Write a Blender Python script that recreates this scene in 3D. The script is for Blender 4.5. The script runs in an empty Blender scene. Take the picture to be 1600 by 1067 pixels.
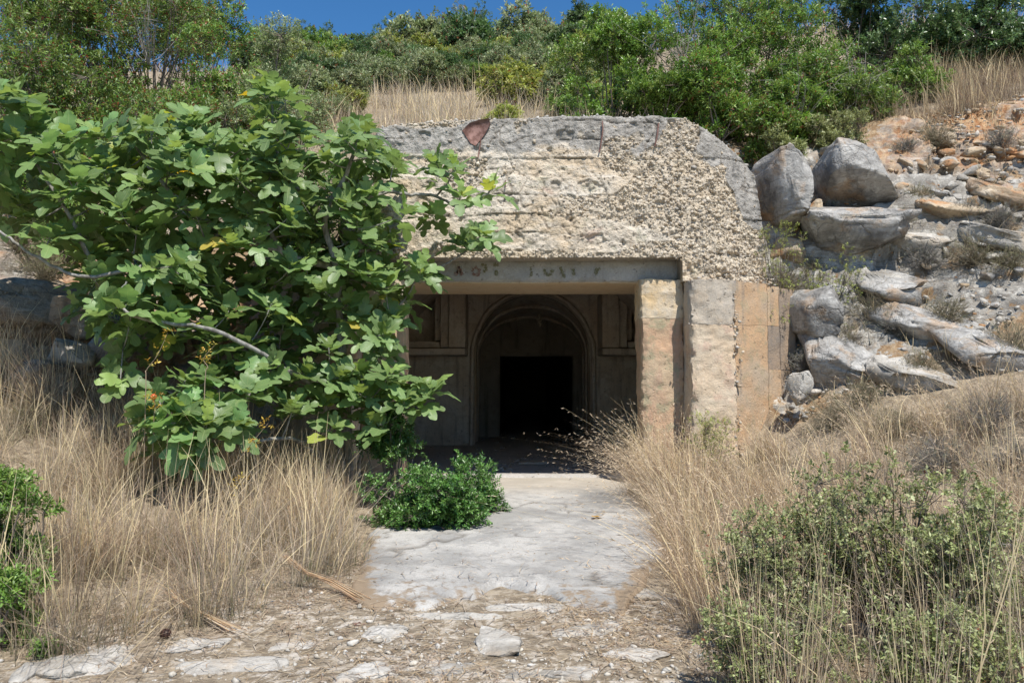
import bpy, bmesh, math, random
import numpy as np
from mathutils import Vector, Matrix

R = math.radians
scene = bpy.context.scene
COL = scene.collection

# ---------------------------------------------------------------- camera, sky, sun, exposure
FPX, CX, CY = 1244.0, 800.0, 533.5           # focal length and centre of the photograph in its own pixels
PITCH = math.atan(66.5 / FPX)
CAM = np.array([0.0, 0.0, 1.55])
cam_data = bpy.data.cameras.new('camera')
cam_data.sensor_width = 36.0
cam_data.lens = 36.0 * FPX / 1600.0
cam_data.clip_start, cam_data.clip_end = 0.05, 600.0
cam = bpy.data.objects.new('camera', cam_data)
cam.location = CAM
cam.rotation_euler = (R(90) + PITCH, 0, 0)
COL.objects.link(cam)
scene.camera = cam

SUN_EL, SUN_AZ = 60.0, 22.0                  # height, and degrees to the right of straight behind the camera
sdir = Vector((math.sin(R(SUN_AZ)) * math.cos(R(SUN_EL)), -math.cos(R(SUN_AZ)) * math.cos(R(SUN_EL)), math.sin(R(SUN_EL))))
world = bpy.data.worlds.new('World')
scene.world = world
world.use_nodes = True
wn = world.node_tree.nodes
wn.clear()
sky = wn.new('ShaderNodeTexSky')
sky.sky_type = 'NISHITA'
sky.sun_disc = False
sky.sun_elevation = R(SUN_EL)
sky.sun_rotation = R(180 - SUN_AZ)
sky.altitude = 300
sky.air_density = 1.0
sky.dust_density = 0.0
sky.ozone_density = 4.0
bg = wn.new('ShaderNodeBackground')
bg.inputs['Strength'].default_value = 0.115
wo = wn.new('ShaderNodeOutputWorld')
hs = wn.new('ShaderNodeHueSaturation')
hs.inputs['Saturation'].default_value = 1.25
world.node_tree.links.new(sky.outputs[0], hs.inputs['Color'])
world.node_tree.links.new(hs.outputs[0], bg.inputs[0])
world.node_tree.links.new(bg.outputs[0], wo.inputs[0])
sun_data = bpy.data.lights.new('sun', 'SUN')
sun_data.energy = 4.9
sun_data.angle = R(0.53)
sun_data.color = (1.0, 0.955, 0.88)
sun = bpy.data.objects.new('sun', sun_data)
sun.rotation_euler = (-sdir).to_track_quat('-Z', 'Y').to_euler()
sun.location = (6, -12, 30)
COL.objects.link(sun)
scene.view_settings.view_transform = 'Standard'
scene.view_settings.look = 'None'
scene.view_settings.gamma = 1.0
scene.view_settings.use_curve_mapping = False
scene.view_settings.exposure = 0.33
scene.render.engine = 'CYCLES'
scene.cycles.max_bounces = 5
scene.cycles.diffuse_bounces = 4
scene.cycles.transmission_bounces = 4
scene.cycles.use_denoising = True
scene.cycles.use_adaptive_sampling = True
scene.cycles.adaptive_threshold = 0.012
scene.cycles.caustics_reflective = False
scene.cycles.caustics_refractive = False

# ---------------------------------------------------------------- numeric helpers
_ct, _st = math.cos(PITCH), math.sin(PITCH)


def P(u, v, y):
    """World point that the photograph shows at pixel (u, v), y metres in front of the camera."""
    a, b = (u - CX) / FPX, (CY - v) / FPX
    d = np.array([a, _ct - b * _st, _st + b * _ct])
    return CAM + d * (y / d[1])


def project(p):
    p = np.asarray(p, float) - CAM
    dep = p[..., 1] * _ct + p[..., 2] * _st
    up = -p[..., 1] * _st + p[..., 2] * _ct
    return CX + FPX * p[..., 0] / dep, CY - FPX * up / dep, dep


def _hash(ix, iy, iz, seed):
    h = (ix.astype(np.int64) * 374761393 + iy.astype(np.int64) * 668265263 + iz.astype(np.int64) * 2147483647 + seed * 974711) & 0xFFFFFFFF
    h = ((h ^ (h >> 13)) * 1274126177) & 0xFFFFFFFF
    h = ((h ^ (h >> 16)) * 2246822519) & 0xFFFFFFFF
    h = h ^ (h >> 15)
    return (h & 0xFFFFFF) / float(0xFFFFFF)


def vnoise(p, seed=0):
    i = np.floor(p).astype(np.int64)
    f = p - i
    f = f * f * f * (f * (f * 6 - 15) + 10)
    out = 0.0
    for dx in (0, 1):
        wx = f[:, 0] if dx else 1 - f[:, 0]
        for dy in (0, 1):
            wy = f[:, 1] if dy else 1 - f[:, 1]
            for dz in (0, 1):
                wz = f[:, 2] if dz else 1 - f[:, 2]
                out = out + wx * wy * wz * _hash(i[:, 0] + dx, i[:, 1] + dy, i[:, 2] + dz, seed)
    return out * 2 - 1


def fbm(p, octaves=4, seed=0, gain=0.5):
    p = np.asarray(p, float)
    s, a, tot = 0.0, 1.0, 0.0
    for o in range(octaves):
        s = s + a * vnoise(p * (2.03 ** o) + 17.3 * o, seed + o)
        tot += a
        a *= gain
    return s / tot


def worley(p, seed=0):
    i = np.floor(p).astype(np.int64)
    f1 = np.full(len(p), 9.0)
    f2 = np.full(len(p), 9.0)
    cid = np.zeros(len(p))
    for dx in (-1, 0, 1):
        for dy in (-1, 0, 1):
            for dz in (-1, 0, 1):
                a, b, c = i[:, 0] + dx, i[:, 1] + dy, i[:, 2] + dz
                q = np.stack([a + _hash(a, b, c, seed), b + _hash(a, b, c, seed + 1), c + _hash(a, b, c, seed + 2)], 1)
                d = np.sqrt(((q - p) ** 2).sum(1))
                near = d < f1
                f2 = np.where(near, f1, np.minimum(f2, d))
                cid = np.where(near, _hash(a, b, c, seed + 3), cid)
                f1 = np.where(near, d, f1)
    return f1, f2, cid


def vec_noise(p, freq, amp, seed, octaves=3):
    return np.stack([fbm(p * freq, octaves, seed + k * 31) for k in range(3)], 1) * amp


def sstep(a, b, x):
    t = np.clip((x - a) / (b - a), 0, 1)
    return t * t * (3 - 2 * t)


def norm(v):
    return v / (np.linalg.norm(v, axis=-1, keepdims=True) + 1e-12)


def inside(poly, u, v):
    poly = np.asarray(poly, float)
    u, v = np.asarray(u, float), np.asarray(v, float)
    r = np.zeros(u.shape, bool)
    j = len(poly) - 1
    for i in range(len(poly)):
        xi, yi = poly[i]
        xj, yj = poly[j]
        c = ((yi > v) != (yj > v)) & (u < (xj - xi) * (v - yi) / (yj - yi + 1e-12) + xi)
        r ^= c
        j = i
    return r


# ---------------------------------------------------------------- mesh helpers
def mesh(name, V, faces, mat, col=None, smooth=False, attrs=None, uv=None):
    """faces: one (n,k) integer array or a list of such arrays; col: colour for each vertex."""
    V = np.asarray(V, np.float32)
    if isinstance(faces, np.ndarray):
        faces = [faces]
    faces = [np.asarray(f, np.int32) for f in faces if len(f)]
    me = bpy.data.meshes.new(name)
    me.vertices.add(len(V))
    me.vertices.foreach_set('co', V.ravel())
    idx = np.concatenate([f.ravel() for f in faces])
    tot = np.concatenate([np.full(len(f), f.shape[1], np.int32) for f in faces])
    start = np.concatenate([[0], np.cumsum(tot)[:-1]]).astype(np.int32)
    me.loops.add(len(idx))
    me.loops.foreach_set('vertex_index', idx)
    me.polygons.add(len(tot))
    me.polygons.foreach_set('loop_start', start)
    if smooth:
        me.polygons.foreach_set('use_smooth', np.ones(len(tot), bool))
    if col is not None:
        a = me.attributes.new('tint', 'FLOAT_COLOR', 'POINT')
        c4 = np.ones((len(V), 4), np.float32)
        c4[:, :3] = col
        a.data.foreach_set('color', c4.ravel())
    for k, val in (attrs or {}).items():
        a = me.attributes.new(k, 'FLOAT', 'POINT')
        a.data.foreach_set('value', np.asarray(val, np.float32))
    if uv is not None:
        l = me.uv_layers.new(name='leaf_uv')
        l.data.foreach_set('uv', np.asarray(uv, np.float32)[idx].ravel())
    me.update(calc_edges=True)
    me.validate()
    if mat is not None:
        me.materials.append(mat)
    return me


def link(name, me, parent=None, loc=None):
    o = bpy.data.objects.new(name, me)
    COL.objects.link(o)
    if parent is not None:
        o.parent = parent
    if loc is not None:
        o.location = loc
    return o


def tag(o, label=None, cat=None, group=None, kind=None):
    if label:
        o['label'] = label
    if cat:
        o['category'] = cat
    if group:
        o['group'] = group
    if kind:
        o['kind'] = kind
    return o


def thing(name, label, cat, loc=(0, 0, 0), group=None):
    return tag(link(name, None, None, tuple(float(c) for c in loc)), label, cat, group)


def part(name, V, faces, mat, parent, col=None, smooth=False, attrs=None, kind=None, label=None):
    """A child mesh given in world coordinates."""
    V = np.asarray(V, float) - np.array(parent_origin(parent))
    o = link(name, mesh(name, V, faces, mat, col, smooth, attrs), parent)
    if kind:
        o['kind'] = kind
    if label:
        o['label'] = label
    return o


def parent_origin(p):
    o = np.zeros(3)
    while p is not None:
        o = o + np.array(p.location)
        p = p.parent
    return o


def solo(name, V, faces, mat, label, cat, group=None, col=None, smooth=False, attrs=None, kind=None, base=None):
    """A top-level one-mesh object given in world coordinates, its origin at its base."""
    V = np.asarray(V, float)
    if base is None:
        base = np.array([(V[:, 0].min() + V[:, 0].max()) / 2, (V[:, 1].min() + V[:, 1].max()) / 2, V[:, 2].min()])
    o = link(name, mesh(name, V - base, faces, mat, col, smooth, attrs), None, tuple(base))
    return tag(o, label, cat, group, kind)


class Bag:
    """Collects several pieces into one vertex and face list."""

    def __init__(self):
        self.V, self.T, self.Q, self.C, self.n = [], [], [], [], 0

    def add(self, V, F, col=None):
        V = np.asarray(V, float).reshape(-1, 3)
        F = np.asarray(F, np.int64)
        (self.T if F.shape[1] == 3 else self.Q).append(F + self.n)
        self.V.append(V)
        if col is not None:
            self.C.append(np.broadcast_to(np.asarray(col, float), (len(V), 3)))
        self.n += len(V)
        return self

    def get(self):
        f = []
        if self.T:
            f.append(np.concatenate(self.T))
        if self.Q:
            f.append(np.concatenate(self.Q))
        return np.concatenate(self.V), f, (np.concatenate(self.C) if self.C else None)


def grid_faces(nu, nv, off=0):
    i = np.arange(nv - 1)[:, None] * nu + np.arange(nu - 1)[None, :]
    return (np.stack([i, i + 1, i + nu + 1, i + nu], -1).reshape(-1, 4) + off)


def tube(pts, radii, sides=6):
    pts = np.asarray(pts, float)
    n = len(pts)
    radii = np.broadcast_to(np.asarray(radii, float), (n,))
    t = norm(np.gradient(pts, axis=0))
    ref = np.array([0.0, 0.0, 1.0]) if abs(t[0, 2]) < 0.9 else np.array([1.0, 0.0, 0.0])
    a = norm(np.cross(t[0], ref))
    rings = []
    ang = np.arange(sides) / sides * 2 * np.pi
    for i in range(n):
        a = norm(a - t[i] * np.dot(a, t[i]))
        b = np.cross(t[i], a)
        rings.append(pts[i] + radii[i] * (np.cos(ang)[:, None] * a + np.sin(ang)[:, None] * b))
    V = np.concatenate(rings)
    k = np.arange(sides)
    F = []
    for i in range(n - 1):
        F.append(np.stack([i * sides + k, i * sides + (k + 1) % sides, (i + 1) * sides + (k + 1) % sides, (i + 1) * sides + k], 1))
    return V, np.concatenate(F)


def sticks(A, B, r0, r1):
    """Many straight three-sided twigs at once."""
    A, B = np.asarray(A, float), np.asarray(B, float)
    n = len(A)
    t = norm(B - A)
    ref = np.where(np.abs(t[:, 2:3]) < 0.9, np.array([[0, 0, 1.0]]), np.array([[1.0, 0, 0]]))
    a = norm(np.cross(t, ref))
    b = np.cross(t, a)
    V = np.zeros((n, 6, 3))
    r0 = np.broadcast_to(r0, (n,))[:, None]
    r1 = np.broadcast_to(r1, (n,))[:, None]
    for k in range(3):
        d = math.cos(k * 2.0944) * a + math.sin(k * 2.0944) * b
        V[:, k] = A + d * r0
        V[:, 3 + k] = B + d * r1
    q = np.array([[0, 1, 4, 3], [1, 2, 5, 4], [2, 0, 3, 5]])
    F = (np.arange(n)[:, None, None] * 6 + q[None]).reshape(-1, 4)
    return V.reshape(-1, 3), F


def rough_box(x0, x1, y0, y1, z0, z1, step, amp=0.012, freq=3.0, seed=0, chip=0.02, rot=None, seam=False):
    """A box cut into small faces, its edges worn and its sides uneven."""
    nx, ny, nz = [max(2, int(round((b - a) / step)) + 1) for a, b in ((x0, x1), (y0, y1), (z0, z1))]
    xs, ys, zs = np.linspace(x0, x1, nx), np.linspace(y0, y1, ny), np.linspace(z0, z1, nz)
    bag = Bag()

    def sheet(A, B, make, flip):
        a, b = np.meshgrid(A, B)
        V = make(a.ravel(), b.ravel())
        F = grid_faces(len(A), len(B))
        bag.add(V, F[:, ::-1] if flip else F)

    o = lambda v, c: np.full(len(v), c)
    sheet(xs, zs, lambda a, b: np.stack([a, o(a, y0), b], 1), False)
    sheet(xs, zs, lambda a, b: np.stack([a, o(a, y1), b], 1), True)
    sheet(ys, zs, lambda a, b: np.stack([o(a, x0), a, b], 1), True)
    sheet(ys, zs, lambda a, b: np.stack([o(a, x1), a, b], 1), False)
    sheet(xs, ys, lambda a, b: np.stack([a, b, o(a, z0)], 1), True)
    sheet(xs, ys, lambda a, b: np.stack([a, b, o(a, z1)], 1), False)
    V, F, _ = bag.get()
    lo, hi = np.array([x0, y0, z0]), np.array([x1, y1, z1])
    d = np.minimum(V - lo, hi - V)
    near = np.clip(1 - d / (chip * 2.2), 0, 1)
    if seam:                                                # poured against its neighbour above or below: no worn edge there
        near[:, 2] = 0
    e = np.sort(near, 1)[:, 1]                              # close to two sides at once: an edge
    c = (lo + hi) / 2
    wear = chip * e * (0.55 + 0.9 * np.clip(fbm(V * 9, 3, seed + 5) + 0.25, 0, 1))
    V = V - np.sign(V - c) * (near > 0) * wear[:, None]
    if rot is not None:
        V = rot(V)
    V = V + vec_noise(V, freq, amp, seed) + vec_noise(V, freq * 7, amp * 0.35, seed + 90, 2)
    return V, F


def icos(sub):
    bm = bmesh.new()
    bmesh.ops.create_icosphere(bm, subdivisions=sub, radius=1.0)
    V = np.array([v.co[:] for v in bm.verts])
    F = np.array([[v.index for v in f.verts] for f in bm.faces])
    bm.free()
    return V, F


ICO1, ICO2, ICO3, ICO4, ICO5 = [icos(k) for k in (1, 2, 3, 4, 5)]


def rock_shape(seed, size, ico=None, boxy=0.5, cuts=9, rough=0.06, strata=0.0):
    """A broken rock: a lumpy block trimmed by flat fracture planes."""
    rng = np.random.default_rng(seed)
    V, F = ico or ICO4
    n0 = norm(V)
    V = np.sign(V) * np.abs(V) ** boxy
    V = 0.82 * V / np.abs(V).max(1, keepdims=True) + 0.18 * n0
    V = V * (1 + (0.10 + rough) * fbm(n0 * 1.4 + seed, 3, seed))[:, None]
    for _ in range(cuts + 9):
        n = norm(rng.normal(size=3) * np.array([1, 1, 0.8]))
        V = V - np.maximum(0, V @ n - rng.uniform(0.62, 0.95))[:, None] * n * 0.96
    V = (V - (V.max(0) + V.min(0)) / 2) / ((V.max(0) - V.min(0)) / 2)
    s = np.array(size)
    m = float(np.mean(s))
    W = V * s / m
    disp = 0.35 * rough * fbm(W * 3.0 + seed, 4, seed + 1) + 0.22 * rough * fbm(W * 11 + seed, 3, seed + 7)
    f1, f2, cid = worley(W * np.array([1.2, 1.2, 2.4]) + seed * 3.1 + vec_noise(W, 1.6, 0.3, seed + 2), seed)
    disp += rough * (0.9 * (cid - 0.5) - 0.8 * np.clip(1 - (f2 - f1) / 0.06, 0, 1))
    if strata:
        q = W[:, 2] * 5 + fbm(W * 1.5, 2, seed + 3) * 1.5
        disp += strata * 1.3 * (np.abs((q % 1) - 0.5) * 2 - 0.5)
    return V * s + n0 * (disp * m)[:, None], F


def pebbles(rng, pts, r, flat=0.75, cols=None):
    """Many angular little stones as one vertex list."""
    V0, F0 = ICO1
    n, k = len(pts), len(V0)
    V = np.broadcast_to(V0, (n, k, 3)) * (1 + rng.uniform(-0.42, 0.36, (n, k, 1)))
    sc = np.stack([rng.uniform(0.7, 1.5, n), rng.uniform(0.6, 1.2, n), rng.uniform(flat * 0.8, flat * 1.2, n)], 1) * np.asarray(r)[:, None]
    V = V * sc[:, None, :]
    a = rng.uniform(0, 6.283, n)
    t = rng.normal(0, 0.5, n)
    ca, sa, ct, st = np.cos(a), np.sin(a), np.cos(t), np.sin(t)
    x, y, z = V[..., 0], V[..., 1], V[..., 2]
    y, z = y * ct[:, None] - z * st[:, None], y * st[:, None] + z * ct[:, None]
    x, y = x * ca[:, None] - y * sa[:, None], x * sa[:, None] + y * ca[:, None]
    V = np.stack([x, y, z], -1) + np.asarray(pts)[:, None, :]
    F = (np.arange(n)[:, None, None] * k + F0[None]).reshape(-1, 3)
    C = None if cols is None else np.repeat(cols, k, axis=0)
    return V.reshape(-1, 3), F, C


# ---------------------------------------------------------------- materials
class NT:
    def __init__(self, name):
        self.m = bpy.data.materials.new(name)
        self.m.use_nodes = True
        self.t = self.m.node_tree
        self.t.nodes.clear()

    def n(self, kind, out=0, props=None, **ins):
        nd = self.t.nodes.new('ShaderNode' + kind)
        for k, v in (props or {}).items():
            setattr(nd, k, v)
        for k, v in ins.items():
            k = k.replace('_', ' ')
            s = nd.inputs[int(k[1:])] if k[0] == 'i' and k[1:].isdigit() else nd.inputs[k]
            self.put(s, v)
        return nd.outputs[out]

    def put(self, s, v):
        if isinstance(v, bpy.types.NodeSocket):
            self.t.links.new(v, s)
        elif isinstance(v, (tuple, list)) and len(v) == 3 and s.type == 'RGBA':
            s.default_value = (*v, 1)
        else:
            s.default_value = v

    def mix(self, f, a, b, blend='MIX'):
        return self.n('Mix', 2, {'data_type': 'RGBA', 'blend_type': blend}, i0=f, i6=a, i7=b)

    def math(self, op, a, b=0.5, c=0.5, clamp=False):
        return self.n('Math', 0, {'operation': op, 'use_clamp': clamp}, i0=a, i1=b, i2=c)

    def ramp(self, f, lo, hi):
        return self.n('MapRange', 0, {'clamp': True, 'interpolation_type': 'SMOOTHSTEP'}, i0=f, i1=lo, i2=hi, i3=0.0, i4=1.0)

    def noise(self, co, scale, detail=4, rough=0.55, dist=0.0):
        return self.n('TexNoise', 0, None, Vector=co, Scale=scale, Detail=detail, Roughness=rough, Distortion=dist)

    def mapped(self, co, scale):
        return self.n('Mapping', 0, None, i0=co, i3=scale)

    def bump(self, h, dist=0.01, strength=1.0, normal=None):
        k = dict(Height=h, Distance=dist, Strength=strength)
        if normal is not None:
            k['Normal'] = normal
        return self.n('Bump', 0, None, **k)

    def surf(self, col, rough=0.9, normal=None, spec=0.25, translucent=0.0, tcol=None):
        k = {'Base_Color': col, 'Roughness': rough, 'Specular_IOR_Level': spec}
        if normal is not None:
            k['Normal'] = normal
        sh = self.n('BsdfPrincipled', 0, None, **k)
        if translucent:
            tr = self.n('BsdfTranslucent', 0, None, Color=tcol if tcol is not None else col)
            sh = self.n('MixShader', 0, None, i0=translucent, i1=sh, i2=tr)
        o = self.t.nodes.new('ShaderNodeOutputMaterial')
        self.t.links.new(sh, o.inputs[0])
        return self.m

    def obj(self):
        return self.n('TexCoord', 3)

    def pos(self):
        return self.n('NewGeometry', 0)


def concrete(name, base, alt, dark, stain=None, streak=0.5, speck=0.35, bumpd=0.012, stain_amt=0.4):
    m = NT(name)
    co = m.pos()
    n1 = m.noise(co, 1.6, 6, 0.6)
    n2 = m.noise(co, 7.0, 5, 0.6)
    n3 = m.noise(co, 38.0, 4, 0.65)
    n4 = m.noise(m.mapped(co, (5.5, 5.5, 0.55)), 1.5, 5, 0.6)
    c = m.mix(m.ramp(n1, 0.38, 0.62), base, alt)
    c = m.mix(m.math('MULTIPLY', m.ramp(n4, 0.52, 0.72), streak), c, dark)
    if stain is not None:
        c = m.mix(m.math('MULTIPLY', m.ramp(n2, 0.50, 0.66), stain_amt), c, stain)
    c = m.mix(m.math('MULTIPLY', m.ramp(n3, 0.40, 0.62), speck), c, m.mix(0.5, c, dark))
    vo = m.n('TexVoronoi', 0, None, Vector=co, Scale=42.0)
    c = m.mix(m.math('MULTIPLY', m.ramp(vo, 0.22, 0.06), 0.35), c, (0.62, 0.57, 0.48))
    pit = m.ramp(m.noise(co, 17.0, 3, 0.6), 0.36, 0.30)
    c = m.mix(m.math('MULTIPLY', pit, 0.6), c, m.mix(0.7, c, (0.08, 0.07, 0.06)))
    n6 = m.noise(co, 120.0, 2, 0.6)
    h = m.math('ADD', m.math('MULTIPLY', n3, 0.8), m.math('ADD', m.math('MULTIPLY', n2, 1.0), m.math('ADD', m.math('MULTIPLY', n6, 0.5), m.math('MULTIPLY', pit, -0.6))))
    return m.surf(c, 0.92, m.bump(h, bumpd, 0.9), 0.15)


def leafy(name, rough=0.5, spec=0.35, trans=0.3, vary=0.35, dry=None):
    m = NT(name)
    a = m.n('Attribute', 0, {'attribute_name': 'tint'})
    rnd = m.n('ObjectInfo', 5)
    c = m.n('HueSaturation', 0, None, Hue=m.math('ADD', m.math('MULTIPLY', rnd, 0.03 * vary), 0.5 - 0.015 * vary), Saturation=1.0,
            Value=m.math('ADD', m.math('MULTIPLY', rnd, vary), 1.0 - vary * 0.5), Color=a)
    t = m.n('HueSaturation', 0, None, Hue=0.49, Saturation=1.1, Value=1.5, Color=c)
    return m.surf(c, rough, None, spec, trans, t)


M = {}
M['leaf'] = leafy('shrub_leaf', 0.45, 0.4, 0.28)
M['waxy'] = leafy('glossy_leaf', 0.33, 0.5, 0.22)
M['grass'] = leafy('straw', 0.6, 0.25, 0.3, 0.05)
M['twig'] = leafy('twig_bark', 0.9, 0.1, 0.0, 0.1)
M['pebble'] = None


def plain_tint(name, bumpd=0.004, scale=60, rough=0.9):
    m = NT(name)
    a = m.n('Attribute', 0, {'attribute_name': 'tint'})
    n = m.noise(m.pos(), scale, 4, 0.6)
    c = m.mix(m.ramp(n, 0.35, 0.7), m.mix(1.0, a, (0.72, 0.7, 0.66), 'MULTIPLY'), a)
    return m.surf(c, rough, m.bump(n, bumpd, 0.8), 0.2)


M['pebble'] = plain_tint('pebble_stone')


def limestone(name, grey, white, dark, orange, orange_amt=0.3, white_amt=0.5):
    m = NT(name)
    co = m.pos()
    n1 = m.noise(co, 1.3, 6, 0.62, 0.4)
    n2 = m.noise(co, 4.5, 6, 0.65, 0.6)
    n3 = m.noise(co, 26.0, 5, 0.7)
    c = m.mix(m.math('MULTIPLY', m.ramp(n2, 0.5, 0.6), white_amt), grey, white)
    c = m.mix(m.ramp(n1, 0.52, 0.38), c, m.mix(0.65, c, dark))
    c = m.mix(m.math('MULTIPLY', m.ramp(m.noise(m.mapped(co, (2.0, 2.0, 14.0)), 1.0, 5, 0.65, 1.2), 0.52, 0.64), 0.55), c, m.mix(0.6, c, dark))
    c = m.mix(m.math('MULTIPLY', m.ramp(m.noise(co, 2.7, 5, 0.6), 0.53, 0.66), orange_amt), c, orange)
    c = m.mix(m.math('MULTIPLY', m.ramp(n3, 0.5, 0.36), 0.55), c, m.mix(0.6, c, dark))
    vo = m.n('TexVoronoi', 0, {'feature': 'DISTANCE_TO_EDGE'}, Vector=m.n('VectorMath', 0, {'operation': 'ADD'}, i0=co, i1=m.n('TexNoise', 1, None, Vector=co, Scale=3.0, Detail=5.0)), Scale=1.3)
    c = m.mix(m.math('MULTIPLY', m.ramp(vo, 0.025, 0.0), 0.4), c, m.mix(0.75, c, dark))
    h = m.math('ADD', m.math('ADD', m.math('MULTIPLY', n2, 2.2), m.math('MULTIPLY', n3, 0.8)), m.math('MULTIPLY', m.ramp(vo, 0.0, 0.04), 0.5))
    return m.surf(c, 0.9, m.bump(h, 0.02, 0.9), 0.2)


M['rock'] = limestone('grey_limestone', (0.36, 0.345, 0.32), (0.60, 0.58, 0.54), (0.07, 0.065, 0.06), (0.42, 0.26, 0.13), 0.5)
M['pale_rock'] = limestone('pale_limestone', (0.45, 0.42, 0.37), (0.62, 0.59, 0.54), (0.20, 0.18, 0.15), (0.48, 0.34, 0.20), 0.35)
M['orange_rock'] = limestone('orange_limestone', (0.50, 0.40, 0.28), (0.62, 0.55, 0.45), (0.16, 0.10, 0.06), (0.46, 0.22, 0.09), 0.8)
M['dark_rock'] = limestone('weathered_rock', (0.26, 0.22, 0.17), (0.42, 0.39, 0.34), (0.06, 0.05, 0.04), (0.34, 0.22, 0.12), 0.5, 0.4)

# ---------------------------------------------------------------- terrain
TX = np.array([-60, -14, -8, -5, -3.4, -2.4, -1.4, 0, 1.5, 2.4, 3.2, 3.8, 5, 7, 14, 60.0])
TY = np.array([-60, 0, 4, 5.8, 7.5, 8.8, 9.6, 10.2, 10.9, 12, 14, 20, 30, 40, 47, 62, 140.0])
TZ = np.array([
    [-1.5] * 16,
    [0.1, 0.05, 0, 0, 0, 0, 0, 0, 0, 0, 0, 0, 0, 0.05, 0.2, 0.3],
    [.3, .2, .1, .05, .02, 0, 0, 0, 0, .02, .05, .1, .15, .3, .6, 1],
    [1, .8, .5, .35, .2, .12, .07, .07, .07, .13, .22, .3, .45, .7, 1.2, 2],
    [2, 1.7, 1.3, .95, .6, .35, .18, .18, .18, .33, .55, .7, 1.0, 1.5, 2.2, 3],
    [3, 2.6, 2.1, 1.55, .95, .5, .25, .25, .25, .45, .80, 1.1, 1.6, 2.2, 3.2, 4],
    [3.6, 3.3, 2.9, 2.3, 1.4, .6, .27, .27, .27, .5, 1.0, 1.5, 2.15, 2.9, 4, 5],
    [4.2, 4, 3.6, 3.1, 2.3, .8, .27, .27, .27, .6, 1.4, 2.2, 2.9, 3.6, 4.7, 5.5],
    [4.8, 4.6, 4.3, 4.1, 3.9, 4.6, 4.75, 4.8, 4.8, 4.7, 4.2, 3.9, 4.0, 4.5, 5.4, 6],
    [5.4, 5.2, 5.0, 5.0, 5.1, 5.2, 5.2, 5.25, 5.25, 5.2, 5.2, 5.0, 5.2, 5.6, 6.4, 7],
    [6.4, 6.2, 6.1, 6.1, 6.15, 6.2, 6.2, 6.2, 6.2, 6.2, 6.25, 6.3, 6.5, 6.8, 7.4, 8],
    [8.8, 8.8, 8.7, 8.65, 8.6, 8.6, 8.6, 8.6, 8.65, 8.8, 8.9, 9.0, 9.3, 9.8, 10.6, 11.5],
    [13.4, 13.4, 13.5, 13.6, 13.7, 13.8, 13.9, 14.0, 14.0, 14.0, 14.0, 14.0, 14.1, 14.4, 15.2, 16],
    [16.2, 16.4, 16.9, 17.2, 17.4, 17.6, 17.8, 17.9, 17.9, 17.9, 17.9, 17.9, 18, 18.4, 19.2, 20.5],
    [16.6, 17.0, 17.6, 18, 18.2, 18.5, 18.8, 18.9, 18.9, 18.9, 18.9, 18.9, 19, 19.4, 20, 22],
    [15, 15.5, 16, 16, 16, 16, 16, 16, 16, 16, 16, 16, 16, 16.5, 18, 20],
    [0.0] * 16])


def bilinear(X, Y, tx, ty, tz):
    i = np.clip(np.searchsorted(tx, X) - 1, 0, len(tx) - 2)
    j = np.clip(np.searchsorted(ty, Y) - 1, 0, len(ty) - 2)
    a = np.clip((X - tx[i]) / (tx[i + 1] - tx[i]), 0, 1)
    b = np.clip((Y - ty[j]) / (ty[j + 1] - ty[j]), 0, 1)
    return (tz[j, i] * (1 - a) + tz[j, i + 1] * a) * (1 - b) + (tz[j + 1, i] * (1 - a) + tz[j + 1, i + 1] * a) * b


_nx, _ny = np.arange(-16, 16.01, 0.1), np.arange(-2, 18.01, 0.1)
_gx, _gy = np.meshgrid(_nx, _ny)
_nz = bilinear(_gx.ravel(), _gy.ravel(), TX, TY, TZ).reshape(_gx.shape)
_k = np.exp(-0.5 * (np.arange(-6, 7) / 2.0) ** 2)
_k /= _k.sum()
_pad = np.pad(_nz, 6, mode='edge')
_pad = np.apply_along_axis(lambda r: np.convolve(r, _k, 'valid'), 0, _pad)
_nz = np.apply_along_axis(lambda r: np.convolve(r, _k, 'valid'), 1, _pad)
HX0, HX1, HY0, HY1 = -2.35, 3.05, 9.75, 11.0      # where the bunker stands instead of soil


def H(X, Y, detail=True):
    X, Y = np.atleast_1d(np.asarray(X, float)), np.atleast_1d(np.asarray(Y, float))
    z = bilinear(X, Y, TX, TY, TZ)
    zn = bilinear(X, Y, _nx, _ny, _nz)
    w = sstep(16, 14, np.abs(X)) * sstep(18, 16, Y) * sstep(-2, -1, Y)
    z = z * (1 - w) + zn * w
    if detail:
        p = np.stack([X, Y, np.zeros_like(X)], 1)
        calm = 1 - 0.85 * sstep(1.7, 1.0, np.abs(X - 0.1)) * sstep(11.2, 10.6, Y)
        z = z + calm * (0.06 * fbm(p * 0.9, 3, 3) + 0.022 * fbm(p * 4, 3, 8))
        z = z + sstep(16, 30, Y) * 0.7 * fbm(p * 0.12, 3, 21)
    return z


def ground_at(u, v, lo=2.8, hi=70.0):
    """World point where the photograph's pixel ray first meets the ground."""
    d = P(u, v, 1.0) - CAM
    t = np.concatenate([np.arange(lo, 18, 0.02), np.arange(18, hi, 0.15)])
    q = CAM + t[:, None] * d
    hit = np.where(q[:, 2] <= H(q[:, 0], q[:, 1]))[0]
    return q[hit[0]] if len(hit) else q[-1]


def on_ground(x, y, sink=0.0):
    return np.array([x, y, float(H(x, y)[0]) - sink])


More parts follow.
